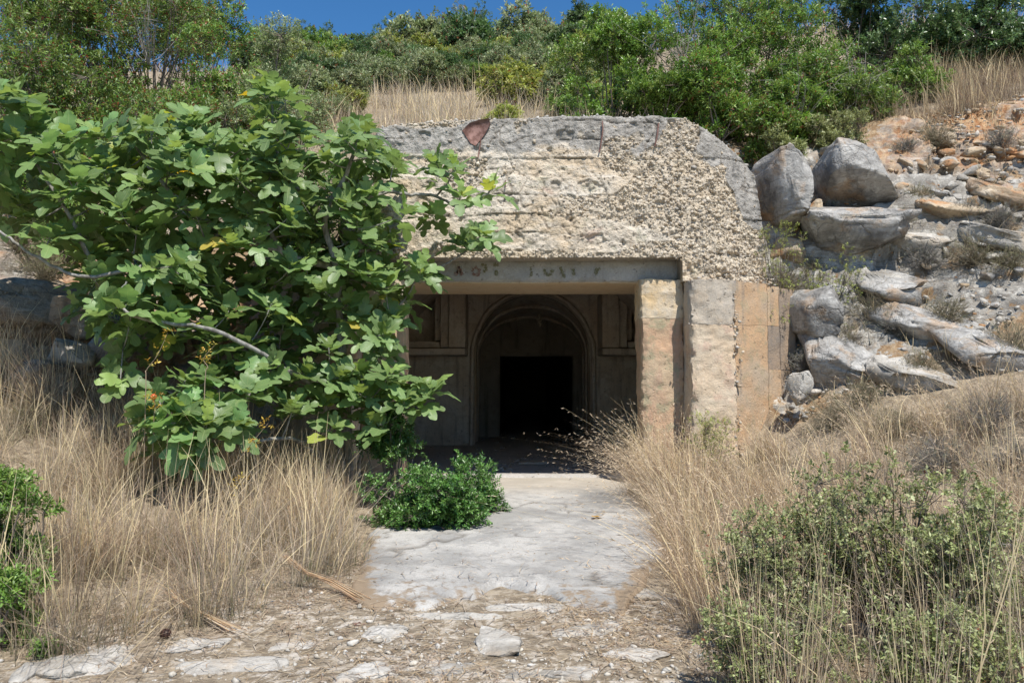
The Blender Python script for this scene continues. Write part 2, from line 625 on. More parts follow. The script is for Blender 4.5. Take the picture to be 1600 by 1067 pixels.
def rockness(X, Y):
    """Where bare limestone comes through: the cut right of the bunker and the bank left of it."""
    p = np.stack([X, Y, np.zeros_like(X)], 1)
    n = fbm(p * 0.8, 3, 40)
    r = sstep(3.0, 3.5, X) * sstep(9.0, 9.7, Y + 0.35 * n + 0.06 * (X - 4)) * sstep(12.7, 11.7, Y - 0.14 * (X - 5) + 0.4 * n)
    l = sstep(-2.6, -3.2, X) * sstep(8.6, 9.1, Y + 0.3 * n + 0.1 * (X + 5)) * sstep(10.9, 10.2, Y)
    return np.maximum(r, l)


dx = np.concatenate([-np.geomspace(8.0, 130, 26)[::-1], np.arange(-7.9, -2.36, 0.07), np.arange(HX0, HX1, 0.09), np.arange(HX1, 8.6, 0.05), np.geomspace(8.7, 130, 26)])
dy = np.concatenate([-np.geomspace(0.5, 60, 14)[::-1], np.arange(0, 3, 0.25), np.arange(3, 9.0, 0.06), np.arange(9.0, 12.6, 0.045), np.arange(12.6, 18, 0.15), np.geomspace(18.1, 160, 50)])
dy = np.sort(np.concatenate([dy[(np.abs(dy - HY0) > 0.03) & (np.abs(dy - HY1) > 0.03)], [HY0, HY1]]))
gx, gy = np.meshgrid(dx, dy)
fx, fy = gx.ravel(), gy.ravel()
fz = H(fx, fy)
eps = 0.06
nrm = norm(np.stack([-(H(fx + eps, fy, False) - H(fx - eps, fy, False)) / (2 * eps), -(H(fx, fy + eps, False) - H(fx, fy - eps, False)) / (2 * eps), np.ones_like(fx)], 1))
GV = np.stack([fx, fy, fz], 1)
rk = rockness(fx, fy)
sel = rk > 0.01
q = GV[sel]
strat = q @ np.array([0.10, -0.25, 1.0])                 # beds of stone that dip gently
sw = strat * 2.6 + 0.9 * fbm(q * 0.9, 3, 61)
ledge = (sw - np.floor(sw)) ** 2.2
sw2 = strat * 8.5 + 1.2 * fbm(q * 1.6, 3, 66)
ledge2 = (sw2 - np.floor(sw2)) ** 2
w1, w2, wc = worley(q * np.array([0.75, 0.9, 1.7]) + 0.35 * vec_noise(q, 0.9, 1.0, 70), 71)
x1_, x2_, xc = worley(q * np.array([2.2, 2.6, 5.0]) + 0.4 * vec_noise(q, 2.0, 1.0, 72), 73)
disp = 0.09 * (ledge - 0.4) + 0.025 * (ledge2 - 0.3) + 0.26 * (wc - 0.5) - 0.10 * np.clip(1 - (w2 - w1) / 0.07, 0, 1) + 0.05 * (xc - 0.5) - 0.03 * np.clip(1 - (x2_ - x1_) / 0.06, 0, 1) + 0.02 * fbm(q * 4, 4, 75)
GV[sel] += nrm[sel] * (disp * rk[sel])[:, None]
GF = grid_faces(len(dx), len(dy))
cen = GV[GF].mean(1)
ring_c = np.stack([gx.ravel()[GF].mean(1), gy.ravel()[GF].mean(1)], 1)
hole = (ring_c[:, 0] > HX0) & (ring_c[:, 0] < HX1) & (ring_c[:, 1] > HY0) & (ring_c[:, 1] < HY1)
GF = GF[~hole]
used = np.zeros(len(GV), bool)
used[GF.ravel()] = True
remap = np.cumsum(used) - 1
# how much red-orange soil and how much white limestone rubble the ground holds
pp = np.stack([fx, fy, fz], 1)
u_, v_, _d = project(GV + np.array([0, 1e-6, 0]))
orange = rk * sstep(0.1, 0.5, fbm(pp * 0.7, 3, 81) + 0.9 * sstep(10.8, 11.6, fy - 0.1 * (fx - 5)) * sstep(4.8, 5.6, fx) - 0.15) * sstep(3.2, 4.2, fx)
orange = np.maximum(orange, 0.8 * sstep(-0.1, 0.3, fbm(pp * 1.1, 3, 83)) * rk * (fx < 0))
pale = sstep(5.9, 5.2, fy + 0.5 * fbm(pp * 0.8, 2, 85)) * sstep(2.0, 0.9, fx - 0.05) * sstep(-3.2, -2.2, fx)

m = NT('ground_soil_and_limestone')
co = m.pos()
a_r = m.n('Attribute', 2, {'attribute_name': 'rockness'})
a_o = m.n('Attribute', 2, {'attribute_name': 'red_soil'})
a_p = m.n('Attribute', 2, {'attribute_name': 'rubble'})
n1 = m.noise(co, 2.2, 6, 0.62, 0.3)
n2 = m.noise(co, 11.0, 6, 0.65, 0.4)
n3 = m.noise(co, 60.0, 4, 0.7)
n4 = m.noise(m.mapped(co, (14.0, 60.0, 30.0)), 1.0, 4, 0.6, 1.0)
soil = m.mix(m.ramp(n2, 0.35, 0.68), (0.20, 0.16, 0.115), (0.42, 0.345, 0.25))
soil = m.mix(m.math('MULTIPLY', m.ramp(n4, 0.52, 0.66), 0.6), soil, (0.48, 0.38, 0.25))
chip = m.n('TexVoronoi', 0, None, Vector=co, Scale=34.0)
soil = m.mix(m.math('MULTIPLY', m.ramp(chip, 0.28, 0.14), m.math('MULTIPLY', a_p, m.ramp(n1, 0.42, 0.6))), soil, (0.62, 0.58, 0.50))
soil = m.mix(m.math('MULTIPLY', m.math('MULTIPLY', a_p, m.ramp(n2, 0.48, 0.60)), m.ramp(n1, 0.40, 0.56)), soil, (0.58, 0.52, 0.44))
grey = m.mix(m.ramp(m.noise(co, 4.0, 6, 0.65, 0.7), 0.48, 0.60), (0.34, 0.315, 0.275), (0.56, 0.53, 0.47))
lay = m.noise(m.mapped(co, (1.5, 1.5, 12.0)), 1.0, 5, 0.65, 1.5)
grey = m.mix(m.math('MULTIPLY', m.ramp(lay, 0.50, 0.62), 0.6), grey, (0.15, 0.125, 0.10))
grey = m.mix(m.math('MULTIPLY', m.ramp(n1, 0.47, 0.36), 0.75), grey, (0.13, 0.12, 0.11))
grey = m.mix(m.math('MULTIPLY', m.ramp(n3, 0.48, 0.34), 0.5), grey, (0.12, 0.11, 0.10))
grey = m.mix(m.math('MULTIPLY', m.ramp(m.noise(co, 3.1, 5, 0.6), 0.55, 0.66), 0.6), grey, (0.46, 0.33, 0.20))
red = m.mix(m.ramp(n2, 0.4, 0.62), (0.36, 0.17, 0.075), (0.56, 0.38, 0.22))
grey = m.mix(m.math('MULTIPLY', a_o, m.ramp(n1, 0.34, 0.58)), grey, red)
f_rock = m.ramp(m.math('ADD', a_r, m.math('ADD', m.math('MULTIPLY', m.math('SUBTRACT', n2, 0.5), 0.9), m.math('MULTIPLY', m.math('SUBTRACT', n1, 0.58), 2.2))), 0.42, 0.58)
ochre = m.mix(m.ramp(n2, 0.38, 0.64), (0.30, 0.18, 0.09), (0.46, 0.33, 0.20))
soil = m.mix(m.math('MULTIPLY', m.ramp(a_r, 0.1, 0.5), 0.75), soil, ochre)
c = m.mix(f_rock, soil, grey)
h = m.math('ADD', m.math('MULTIPLY', n2, 1.4), m.math('ADD', m.math('MULTIPLY', n3, 0.7), m.math('MULTIPLY', n4, 0.4)))
M['ground'] = m.surf(c, 0.95, m.bump(h, 0.025, 0.9), 0.12)
ground = link('ground', mesh('ground', GV[used], remap[GF], M['ground'], smooth=True,
                             attrs={'rockness': rk[used], 'red_soil': orange[used], 'rubble': pale[used]}))
tag(ground, kind='structure')

# ---------------------------------------------------------------- concrete apron before the bunker
FLOOR_Z, STEP_Y = 0.30, 11.0
rng = np.random.default_rng(5)
ys = np.linspace(5.45, STEP_Y, 170)
ts = np.linspace(0, 1, 100)
ap_top = []
for y in ys:
    k = float(np.interp(y, [5.5, 5.9, 6.6, 7.6, 9.0, 11.0], [0, 1, 2, 3, 4, 5]))
    xl = np.interp(y, [5.5, 5.7, 6.1, 7.2, 9.0, 11.0], [-0.75, -0.98, -1.18, -1.3, -1.34, -1.34])
    xr = np.interp(y, [5.5, 5.7, 6.1, 7.2, 9.0, 11.0], [0.55, 0.82, 1.1, 1.45, 1.6, 1.6])
    row = np.stack([xl + (xr - xl) * ts, np.full_like(ts, y), np.zeros_like(ts)], 1)
    ap_top.append(row)
AV = np.concatenate(ap_top)
edge = np.tile(np.minimum(ts, 1 - ts), len(ys))
back = np.repeat(sstep(5.45, 5.75, ys), len(ts))
AV[:, 0] += 0.22 * fbm(AV * 2.2, 3, 9) * (2 * np.abs(np.tile(ts, len(ys)) - 0.5)) ** 3 * (1 - sstep(9.0, 9.5, AV[:, 1]))
AV[:, 1] += (1 - sstep(5.6, 6.4, AV[:, 1])) * (0.42 * fbm(AV * np.array([1.5, 0.2, 1]), 4, 10) + 0.10 * fbm(AV * 7, 2, 11) - 0.22 * np.abs(AV[:, 0] - 0.1))
base_z = np.interp(AV[:, 1], [5.0, 5.8, 7.5, 9.0, 9.8, 11.0], [0.06, 0.12, 0.215, 0.275, 0.285, 0.27])
AV[:, 2] = base_z + 0.006 * fbm(AV * 1.3, 3, 12) + 0.002 * fbm(AV * 9, 2, 13)
AV[:, 2] -= 0.16 * (1 - np.clip(edge * 40, 0, 1)) + 0.13 * (1 - back) * (AV[:, 1] < 6.3)
dirt = np.clip(1.0 - edge * 9, 0, 1) * 0.8 + sstep(6.5, 5.5, AV[:, 1]) * 0.55
pc1, pc2, _c = worley(np.stack([AV[:, 0] * 0.8, AV[:, 1] * 0.7, AV[:, 2] * 0], 1) + vec_noise(AV, 2.0, 0.18, 321), 322)
slab_crack = np.clip(1 - (pc2 - pc1) / 0.03, 0, 1) * (fbm(AV * 0.9, 2, 323) > -0.1)
AV[:, 2] -= 0.012 * slab_crack
m = NT('apron_concrete')
a_d = m.n('Attribute', 2, {'attribute_name': 'dirt'})
a_k = m.n('Attribute', 2, {'attribute_name': 'cracked'})
co = m.pos()
n1, n2, n3 = m.noise(co, 1.8, 6, 0.6), m.noise(co, 9.0, 6, 0.65), m.noise(co, 70.0, 4, 0.7)
c = m.mix(m.ramp(n1, 0.4, 0.62), (0.33, 0.32, 0.30), (0.48, 0.46, 0.425))
c = m.mix(m.math('MULTIPLY', m.ramp(n2, 0.50, 0.64), 0.55), c, (0.27, 0.26, 0.245))
c = m.mix(m.math('MULTIPLY', m.ramp(n3, 0.5, 0.36), 0.4), c, (0.22, 0.20, 0.18))
c = m.mix(m.math('MULTIPLY', a_k, 0.7), c, (0.12, 0.105, 0.085))
c = m.mix(m.math('MULTIPLY', m.ramp(m.noise(m.mapped(co, (1.0, 1.5, 1.0)), 1.4, 6, 0.7, 0.2), 0.50, 0.64), 0.6), c, (0.235, 0.225, 0.21))
grit = m.n('TexVoronoi', 0, None, Vector=co, Scale=55.0)
c = m.mix(m.math('MULTIPLY', m.ramp(grit, 0.2, 0.05), 0.6), c, (0.18, 0.16, 0.135))
c = m.mix(m.ramp(m.math('ADD', a_d, m.math('MULTIPLY', m.math('SUBTRACT', n2, 0.5), 1.6)), 0.45, 0.75), c, (0.27, 0.205, 0.14))
sy = m.n('SeparateXYZ', 1, None, i0=co)
c = m.mix(m.math('MULTIPLY', m.ramp(m.math('ADD', sy, n1), 9.6, 10.6), 0.5), c, (0.50, 0.43, 0.34))
M['apron'] = m.surf(c, 0.93, m.bump(m.math('ADD', n2, m.math('MULTIPLY', n3, 0.9)), 0.008, 0.9), 0.15)
apron = link('path', mesh('path', AV, grid_faces(len(ts), len(ys)), M['apron'], smooth=True, attrs={'dirt': dirt, 'cracked': slab_crack}))
tag(apron, kind='structure')

# ---------------------------------------------------------------- bunker
BO = np.array([0.18, 9.9, 0.27])
bunker = thing('bunker', 'weathered concrete bunker entrance with a dark vaulted tunnel, set into the hillside', 'bunker', BO)

# head wall: one heavy uneven face, worn at the top, gravel showing where the skin has fallen off
HW_Y = 9.75


def wall_uz(u, v, y=HW_Y):
    p = P(u, v, y)
    return p[0], p[2]


top_u = np.array([500, 540, 590, 640, 760, 850, 930, 1030, 1078, 1105, 1150, 1192, 1215])
top_v = np.array([300, 262, 190, 182, 176, 174, 171, 172, 176, 188, 212, 236, 262])
tx_, tz_ = zip(*[wall_uz(a, b) for a, b in zip(top_u, top_v)])
z_bot, z_bot_r = wall_uz(800, 402)[1], wall_uz(1100, 439)[1]
x_step = wall_uz(1066, 400)[0]
x_left, x_right = wall_uz(535, 300)[0], wall_uz(1193, 300)[0]
nu, nv = 430, 150
s = np.linspace(0, 1, nu)
sx = x_left + (x_right + 0.14 - x_left) * s
k0 = int(np.argmin(np.abs(sx - x_step)))
sx[k0], sx[k0 + 1] = x_step - 0.003, x_step + 0.003
zb = np.where(sx < x_step, z_bot, z_bot_r)
zt = np.interp(sx, tx_, tz_) + 0.018 * fbm(np.stack([sx * 5, sx * 0, sx * 0], 1), 3, 14)
t = np.linspace(0, 1, nv)[:, None]
X = np.broadcast_to(sx, (nv, nu)).copy()
Z = zb + t * (zt - zb)
# the right flank leans in towards the top
flank = sstep(2.0, 3.3, X)
X -= flank * 0.12 * sstep(3.0, 4.6, Z)
Wv = np.stack([X.ravel(), np.zeros(X.size), Z.ravel()], 1)
px, pv, _d = project(np.stack([Wv[:, 0], np.full(len(Wv), HW_Y), Wv[:, 2]], 1))
warp_u = px + 26 * fbm(Wv * 2.5, 3, 15)
warp_v = pv + 20 * fbm(Wv * 2.5 + 9, 3, 16)
PEB = [[(1056, 170), (1112, 192), (1150, 270), (1190, 345), (1216, 442), (1140, 446), (1085, 418), (1040, 372), (985, 352), (905, 333), (880, 305), (955, 300), (1005, 262), (1035, 225)],
       [(940, 205), (985, 205), (1010, 245), (980, 275), (940, 262)], [(530, 310), (605, 300), (625, 420), (530, 420)],
       [(630, 386), (1070, 378), (1070, 410), (630, 410)], [(700, 240), (760, 250), (745, 300), (690, 290)],
       [(590, 178), (760, 172), (760, 184), (600, 196)], [(845, 322), (965, 335), (960, 352), (850, 338)]]
peb = np.zeros(len(Wv))
for poly in PEB:
    peb = np.maximum(peb, inside(poly, warp_u, warp_v) * 1.0)
peb = np.maximum(peb, 0.8 * (fbm(Wv * 2.1, 4, 17) > 0.34))
grey_top = np.clip(sstep(262, 205, pv + 22 * fbm(Wv * 1.7, 3, 18)) + 0.9 * inside([(1090, 176), (1152, 195), (1215, 230), (1210, 350), (1180, 350), (1150, 300), (1108, 232)], warp_u, warp_v), 0, 1)
skin = inside([(1090, 176), (1152, 195), (1215, 230), (1210, 350), (1180, 350), (1150, 300), (1108, 232)], warp_u, warp_v)
peb[skin] = 0
# horizontal boards of the old shuttering and the cracks between lifts
bz = Wv[:, 2] * 4.1 + 0.22 * fbm(Wv * 1.3, 3, 19)
band = np.floor(bz)
board = (_hash(band.astype(np.int64), band.astype(np.int64) * 0, band.astype(np.int64) * 0, 7) - 0.5) * 0.022
fr = bz - band
joint = np.clip(1 - np.minimum(fr, 1 - fr) / 0.035, 0, 1) * (fbm(Wv * 1.1, 2, 20) > -0.05)
w1, w2, wc = worley(np.stack([Wv[:, 0] * 2.2, Wv[:, 1], Wv[:, 2] * 2.6], 1) + vec_noise(Wv, 3, 0.35, 22), 23)
crack = np.clip(1 - (w2 - w1) / 0.035, 0, 1) * (fbm(Wv * 1.3, 2, 24) > 0.22)
chunk = sstep(0.30, 0.42, fbm(Wv * 4.5, 4, 25)) * (1 - skin)
depth = 0.16 * sstep(z_bot, 5.0, Wv[:, 2]) + 0.02 * fbm(Wv * 1.2, 3, 26) + 0.016 * fbm(Wv * 8, 3, 27) + 0.014 * fbm(Wv * 22, 2, 28)
depth += board * (1 - 0.6 * peb) + 0.026 * joint + 0.016 * crack + 0.030 * chunk + peb * (0.012 + 0.022 * fbm(Wv * 14, 3, 29) + 0.010 * fbm(Wv * 34, 2, 291))
depth += flank.ravel() * 0.38 * sstep(2.25, 3.3, Wv[:, 0])
depth += 0.12 * sstep(0.03, 0.0, (zt - Z).ravel())                      # rounded upper lip
Wv[:, 1] = HW_Y + depth
front_n = nu * nv
bag = Bag()
bag.add(Wv, grid_faces(nu, nv))
# close the block: the border of the front is carried back into the hill
border = [np.arange(nu), np.arange(nv) * nu + nu - 1, (nv - 1) * nu + np.arange(nu)[::-1], (np.arange(nv) * nu)[::-1]]
ring = np.concatenate([b[:-1] for b in border])
yb = 11.05
Rv = np.concatenate([Wv[ring] * np.array([1, 0, 1]) + np.stack([np.zeros(len(ring)), Wv[ring, 1] * (1 - f) + yb * f, np.zeros(len(ring))], 1) for f in (0, 0.15, 0.45, 1.0)])
Rv += vec_noise(Rv, 6, 0.012, 30) * (np.arange(len(Rv)) >= len(ring))[:, None]
nR = len(ring)
kk = np.arange(nR)
rf = np.concatenate([np.stack([i * nR + kk, (i + 1) * nR + kk, (i + 1) * nR + (kk + 1) % nR, i * nR + (kk + 1) % nR], 1) for i in range(3)])
bag.add(Rv, rf)
HV, HF, _ = bag.get()
pad = lambda a, v=0.0: np.concatenate([a, np.full(len(Rv), v)])
m = NT('head_wall_concrete')
co = m.pos()
a_g = m.n('Attribute', 2, {'attribute_name': 'grey_skin'})
a_p = m.n('Attribute', 2, {'attribute_name': 'gravel'})
a_c = m.n('Attribute', 2, {'attribute_name': 'cracked'})
n1 = m.noise(co, 1.3, 6, 0.62, 0.3)
n2 = m.noise(co, 6.0, 6, 0.65, 0.3)
n3 = m.noise(co, 34.0, 5, 0.7)
n4 = m.noise(m.mapped(co, (0.9, 1.0, 6.0)), 1.4, 5, 0.6)
n5 = m.noise(co, 3.3, 5, 0.6)
c = m.mix(m.ramp(n1, 0.36, 0.64), (0.57, 0.455, 0.32), (0.62, 0.55, 0.45))
c = m.mix(m.math('MULTIPLY', m.ramp(n4, 0.50, 0.64), 0.7), c, (0.66, 0.60, 0.51))
c = m.mix(m.math('MULTIPLY', m.ramp(n2, 0.50, 0.66), 0.7), c, (0.42, 0.37, 0.30))
pit = m.ramp(m.noise(co, 20.0, 3, 0.6), 0.40, 0.30)
c = m.mix(m.math('MULTIPLY', pit, 0.75), c, (0.20, 0.165, 0.13))
c = m.mix(m.math('MULTIPLY', m.ramp(n5, 0.58, 0.68), 0.45), c, (0.38, 0.37, 0.25))
c = m.mix(m.math('MULTIPLY', m.ramp(m.noise(co, 2.4, 4, 0.6, 0.5), 0.62, 0.70), 0.35), c, (0.55, 0.33, 0.26))
gs = m.mix(m.ramp(n2, 0.38, 0.66), (0.285, 0.265, 0.235), (0.46, 0.43, 0.385))
gs = m.mix(m.math('MULTIPLY', m.ramp(m.noise(m.mapped(co, (5, 5, 0.7)), 1.3, 4, 0.6), 0.5, 0.66), 0.5), gs, (0.17, 0.165, 0.155))
c = m.mix(m.ramp(m.math('ADD', a_g, m.math('MULTIPLY', m.math('SUBTRACT', n2, 0.5), 0.9)), 0.38, 0.66), c, gs)
c = m.mix(m.math('MULTIPLY', a_p, 0.6), c, (0.56, 0.475, 0.36))
c = m.mix(m.math('MULTIPLY', a_c, 0.7), c, (0.17, 0.14, 0.11))
c = m.mix(m.math('MULTIPLY', m.ramp(n3, 0.47, 0.33), 0.6), c, m.mix(1.0, c, (0.5, 0.48, 0.45), 'MULTIPLY'))
vo = m.n('TexVoronoi', 0, None, Vector=co, Scale=46.0)
c = m.mix(m.math('MULTIPLY', m.ramp(vo, 0.2, 0.06), 0.4), c, (0.68, 0.62, 0.52))
h = m.math('ADD', m.math('MULTIPLY', n2, 1.2), m.math('ADD', m.math('MULTIPLY', n3, 1.2), m.math('ADD', m.math('MULTIPLY', pit, -0.8), m.math('MULTIPLY', vo, -0.4))))
M['headwall'] = m.surf(c, 0.93, m.bump(h, 0.016, 1.0), 0.12)
headwall = part('head_wall', HV, HF, M['headwall'], bunker, smooth=True,
                attrs={'grey_skin': pad(grey_top, 0.6), 'gravel': pad(peb, 0.2), 'cracked': pad(np.clip(joint * 0.8 + crack, 0, 1))})

# gravel left standing out of the worn concrete
rng = np.random.default_rng(11)
soft = np.clip(peb + 0.55 * fbm(Wv * 6, 3, 311), 0.02, 1.3)          # gravel thins out unevenly
spot = np.where((peb > 0.5) | ((rng.random(len(peb)) < 0.05)))[0]
area_w = np.where(peb[spot] > 0.5, soft[spot] ** 1.5, 0.4)
pick = rng.choice(spot, 13500, p=area_w / area_w.sum())
pts = Wv[pick] + np.stack([rng.uniform(-.012, .012, len(pick)), rng.uniform(-0.004, 0.007, len(pick)), rng.uniform(-.012, .012, len(pick))], 1)
r = rng.gamma(2.0, 0.0042, len(pick)).clip(0.004, 0.028)
big = rng.random(len(pick)) < 0.5
pal = np.array([[0.62, 0.53, 0.41], [0.57, 0.475, 0.35], [0.54, 0.48, 0.41], [0.68, 0.61, 0.50], [0.48, 0.39, 0.285], [0.38, 0.355, 0.32]])
cols = pal[rng.choice(6, len(pick), p=[.28, .22, .16, .16, .12, .06])] * rng.uniform(0.8, 1.12, (len(pick), 1))
Vp, Fp, Cp = pebbles(rng, pts, r, 0.9, cols)
part('exposed_gravel', Vp, Fp, M['pebble'], headwall, col=Cp, kind='stuff')
# stones along the broken upper edge
te = rng.choice(np.arange((nv - 1) * nu, nv * nu), 620)
pts = Wv[te] + np.stack([rng.uniform(-.01, .01, 620), rng.uniform(-0.05, 0.4, 620) ** 1, rng.uniform(-.01, .012, 620)], 1)
Vp, Fp, Cp = pebbles(rng, pts, rng.uniform(0.01, 0.034, 620), 0.8, np.array([[0.50, 0.48, 0.44]]) * rng.uniform(0.7, 1.4, (620, 1)))
part('edge_stones', Vp, Fp, M['pebble'], headwall, col=Cp, kind='stuff')

M['lintel'] = concrete('lintel_concrete', (0.36, 0.36, 0.355), (0.46, 0.45, 0.43), (0.20, 0.19, 0.17), (0.30, 0.27, 0.20), 0.35, 0.5)
M['jamb_up'] = concrete('jamb_upper_concrete', (0.66, 0.475, 0.26), (0.63, 0.52, 0.37), (0.58, 0.50, 0.40), (0.62, 0.58, 0.50), 0.7, 0.3)
M['jamb_low'] = concrete('jamb_lower_concrete', (0.56, 0.37, 0.235), (0.53, 0.41, 0.275), (0.46, 0.28, 0.21), (0.34, 0.33, 0.21), 0.5, 0.45, stain_amt=0.75)
M['pier_up'] = concrete('pier_upper_concrete', (0.47, 0.41, 0.335), (0.56, 0.47, 0.36), (0.26, 0.24, 0.215), (0.52, 0.39, 0.26), 0.6, 0.45)
M['pier_low'] = concrete('pier_lower_concrete', (0.64, 0.49, 0.335), (0.64, 0.53, 0.395), (0.42, 0.33, 0.25), (0.54, 0.36, 0.27), 0.75, 0.5, stain_amt=0.6)
M['wing'] = concrete('wing_wall_concrete', (0.56, 0.36, 0.205), (0.50, 0.385, 0.27), (0.25, 0.22, 0.185), (0.40, 0.33, 0.20), 0.85, 0.45, stain_amt=0.6)
M['wing_dark'] = concrete('wing_wall_stained_concrete', (0.32, 0.25, 0.19), (0.42, 0.30, 0.20), (0.12, 0.115, 0.11), (0.22, 0.20, 0.18), 0.8, 0.4)
M['inner'] = concrete('tunnel_plaster', (0.60, 0.50, 0.40), (0.66, 0.60, 0.52), (0.20, 0.165, 0.135), (0.40, 0.32, 0.25), 0.6, 0.3, 0.01, 0.45)
M['dim'] = concrete('half_shade_plaster', (0.26, 0.225, 0.19), (0.32, 0.28, 0.235), (0.10, 0.085, 0.07), (0.18, 0.15, 0.12), 0.6, 0.3)  # end wall plaster, darkened in colour to stand in for shade
M['deep_shade'] = concrete('deep_shade_plaster', (0.10, 0.09, 0.08), (0.14, 0.12, 0.10), (0.05, 0.045, 0.04), (0.08, 0.07, 0.06), 0.5, 0.3)  # darkness of the far passage is put into this plaster's colour
M['floor'] = concrete('tunnel_floor_concrete', (0.44, 0.42, 0.39), (0.50, 0.47, 0.44), (0.18, 0.17, 0.16), (0.28, 0.25, 0.21), 0.2, 0.4)
M['soffit'] = concrete('soffit_concrete', (0.56, 0.43, 0.28), (0.52, 0.42, 0.29), (0.38, 0.28, 0.19), (0.42, 0.30, 0.18), 0.3, 0.4)  # tan carries the light bounced up from the ground

LZ0, LZ1 = P(830, 441, 10.05)[2], z_bot + 0.04
V, F = rough_box(-1.78, 2.14, 10.05, 10.85, LZ0, LZ1, 0.045, 0.010, 3, 41, 0.03)
lintel = part('lintel', V, F, M['lintel'], bunker, smooth=False)
V, F = rough_box(-1.80, 2.20, 10.10, 11.35, LZ0 - 0.012, LZ0 + 0.2, 0.06, 0.006, 3, 42, 0.01)
part('soffit', V, F, M['soffit'], lintel)
# traces of old painted letters on the lintel: only fragments are left
m = NT('old_green_paint')
co = m.pos()
n = m.noise(co, 30.0, 4, 0.7)
M['paint_green'] = m.surf(m.mix(m.ramp(n, 0.4, 0.6), (0.13, 0.125, 0.06), (0.24, 0.23, 0.17)), 0.95)
m = NT('old_red_paint')
n = m.noise(m.pos(), 30.0, 4, 0.7)
M['paint_red'] = m.surf(m.mix(m.ramp(n, 0.4, 0.6), (0.20, 0.10, 0.08), (0.27, 0.22, 0.19)), 0.95)


def lintel_mark(strokes, mat, seed, name='painted_letter'):
    rng = np.random.default_rng(seed)
    bag = Bag()
    for pts in strokes:
        q = np.array([P(a, b, 10.03) for a, b in pts])
        qq = [q[0]]
        for i in range(len(q) - 1):
            for f in np.linspace(0.2, 1, 5):
                qq.append(q[i] * (1 - f) + q[i + 1] * f)
        qq = np.array(qq)
        qq[:, 1] = 10.034
        tan = norm(np.gradient(qq, axis=0) + 1e-9)
        side = np.stack([-tan[:, 2], tan[:, 1] * 0, tan[:, 0]], 1)
        w = rng.uniform(0.010, 0.026, len(qq))[:, None]
        w[rng.random(len(qq)) < 0.15] = 0.004
        V = np.concatenate([qq - side * w, qq + side * w * rng.uniform(0.6, 1.3, (len(qq), 1))])
        n = len(qq)
        i = np.arange(n - 1)
        bag.add(np.concatenate([V, V + np.array([0, 0.012, 0])]), np.concatenate([np.stack([i, i + 1, n + i + 1, n + i], 1)]))
    V, F, _ = bag.get()
    part(name, V, F, mat, lintel)


lintel_mark([[(712, 430), (717, 416)], [(717, 416), (722, 430)], [(713, 425), (720, 424)]], M['paint_red'], 1)
lintel_mark([[(738, 421), (744, 418), (750, 422), (748, 429), (740, 429), (738, 422)]], M['paint_red'], 2)
lintel_mark([[(752, 413), (758, 414), (760, 421), (755, 425)]], M['paint_green'], 3)
lintel_mark([[(771, 414), (779, 414)], [(775, 422), (776, 431)]], M['paint_green'], 4)
lintel_mark([[(829, 417), (830, 423)], [(831, 424), (830, 432)]], M['paint_green'], 5)
lintel_mark([[(850, 420), (853, 429), (860, 430), (864, 421)]], M['paint_green'], 6)
lintel_mark([[(876, 417), (879, 426), (883, 434)]], M['paint_green'], 7)
lintel_mark([[(896, 420), (897, 430)]], M['paint_green'], 8)
lintel_mark([[(931, 431), (932, 422), (938, 419)]], M['paint_green'], 9)

# door jambs, piers and wing walls (right side in view, left side mostly behind the fig)
ZJ = P(1035, 497, 9.9)[2]
ZP = P(1110, 506, 9.5)[2]
ZPT = P(1110, 437, 9.5)[2]


def side_walls(sgn, cx):
    fl = (lambda V: V) if sgn > 0 else (lambda V: V * np.array([-1, 1, 1]) + np.array([2 * cx, 0, 0]))
    fix = (lambda F: F) if sgn > 0 else (lambda F: F[::-1] if isinstance(F, list) else F[:, ::-1])

    def put(name, box, step, mat, seed, rot=None, amp=0.026, chip=0.03, parent=None):
        V, F = rough_box(*box, step if sgn > 0 else step * 2.5, amp, 3.2, seed, chip, rot, True)
        F = [f if sgn > 0 else f[:, ::-1] for f in F]
        return part(name, fl(V), F, mat, parent or bunker)
    j = put('jamb', (1.615, 2.16, 9.90, 10.45, 0.12, ZJ - 0.001), 0.025, M['jamb_low'], 50 + sgn)
    put('jamb_top', (1.615, 2.16, 9.897, 10.45, ZJ + 0.001, LZ0 + 0.02), 0.025, M['jamb_up'], 50 + sgn, parent=j)
    p = put('pier', (2.14, 2.70, 9.50, 10.5, 0.1, ZP - 0.001), 0.025, M['pier_low'], 54 + sgn, None, 0.028)
    put('pier_top', (2.14, 2.70, 9.497, 10.5, ZP + 0.001, ZPT), 0.025, M['pier_up'], 54 + sgn, None, 0.028, parent=p)
    ang = R(33)
    c_, s_ = math.cos(ang), math.sin(ang)

    def rot(V):
        d = V - np.array([2.67, 9.52, 0])
        return np.stack([2.67 + d[:, 0] * c_ - d[:, 1] * s_, 9.52 + d[:, 0] * s_ + d[:, 1] * c_, V[:, 2]], 1)
    rng = np.random.default_rng(60 + sgn)
    rows = [0.2, P(1180, 634, 9.7)[2], P(1180, 577, 9.7)[2], ZP, ZPT - 0.01]
    cuts = [2.68, 3.28, 3.50, 3.80]
    w = thing_part('wing_wall', p)
    for i in range(len(rows) - 1):
        for k in range(3):
            off = rng.uniform(0, 0.007)
            g = 0.0006
            drop = 0.0 if i < len(rows) - 2 else 0.02 * k
            put('shuttered_block', (cuts[k] + g, cuts[k + 1] - g, 9.52 + off, 9.95, rows[i] + g, rows[i + 1] - g - drop), 0.035,
                M['wing_dark'] if k == 2 or (k == 1 and i == 2) else (M['pier_up'] if i == 5 and k == 0 and False else M['wing']), 70 + sgn, rot, 0.014, 0.004, w)


def thing_part(name, parent):
    """A plain core that carries pieces: the wall behind the shuttered blocks."""
    return None


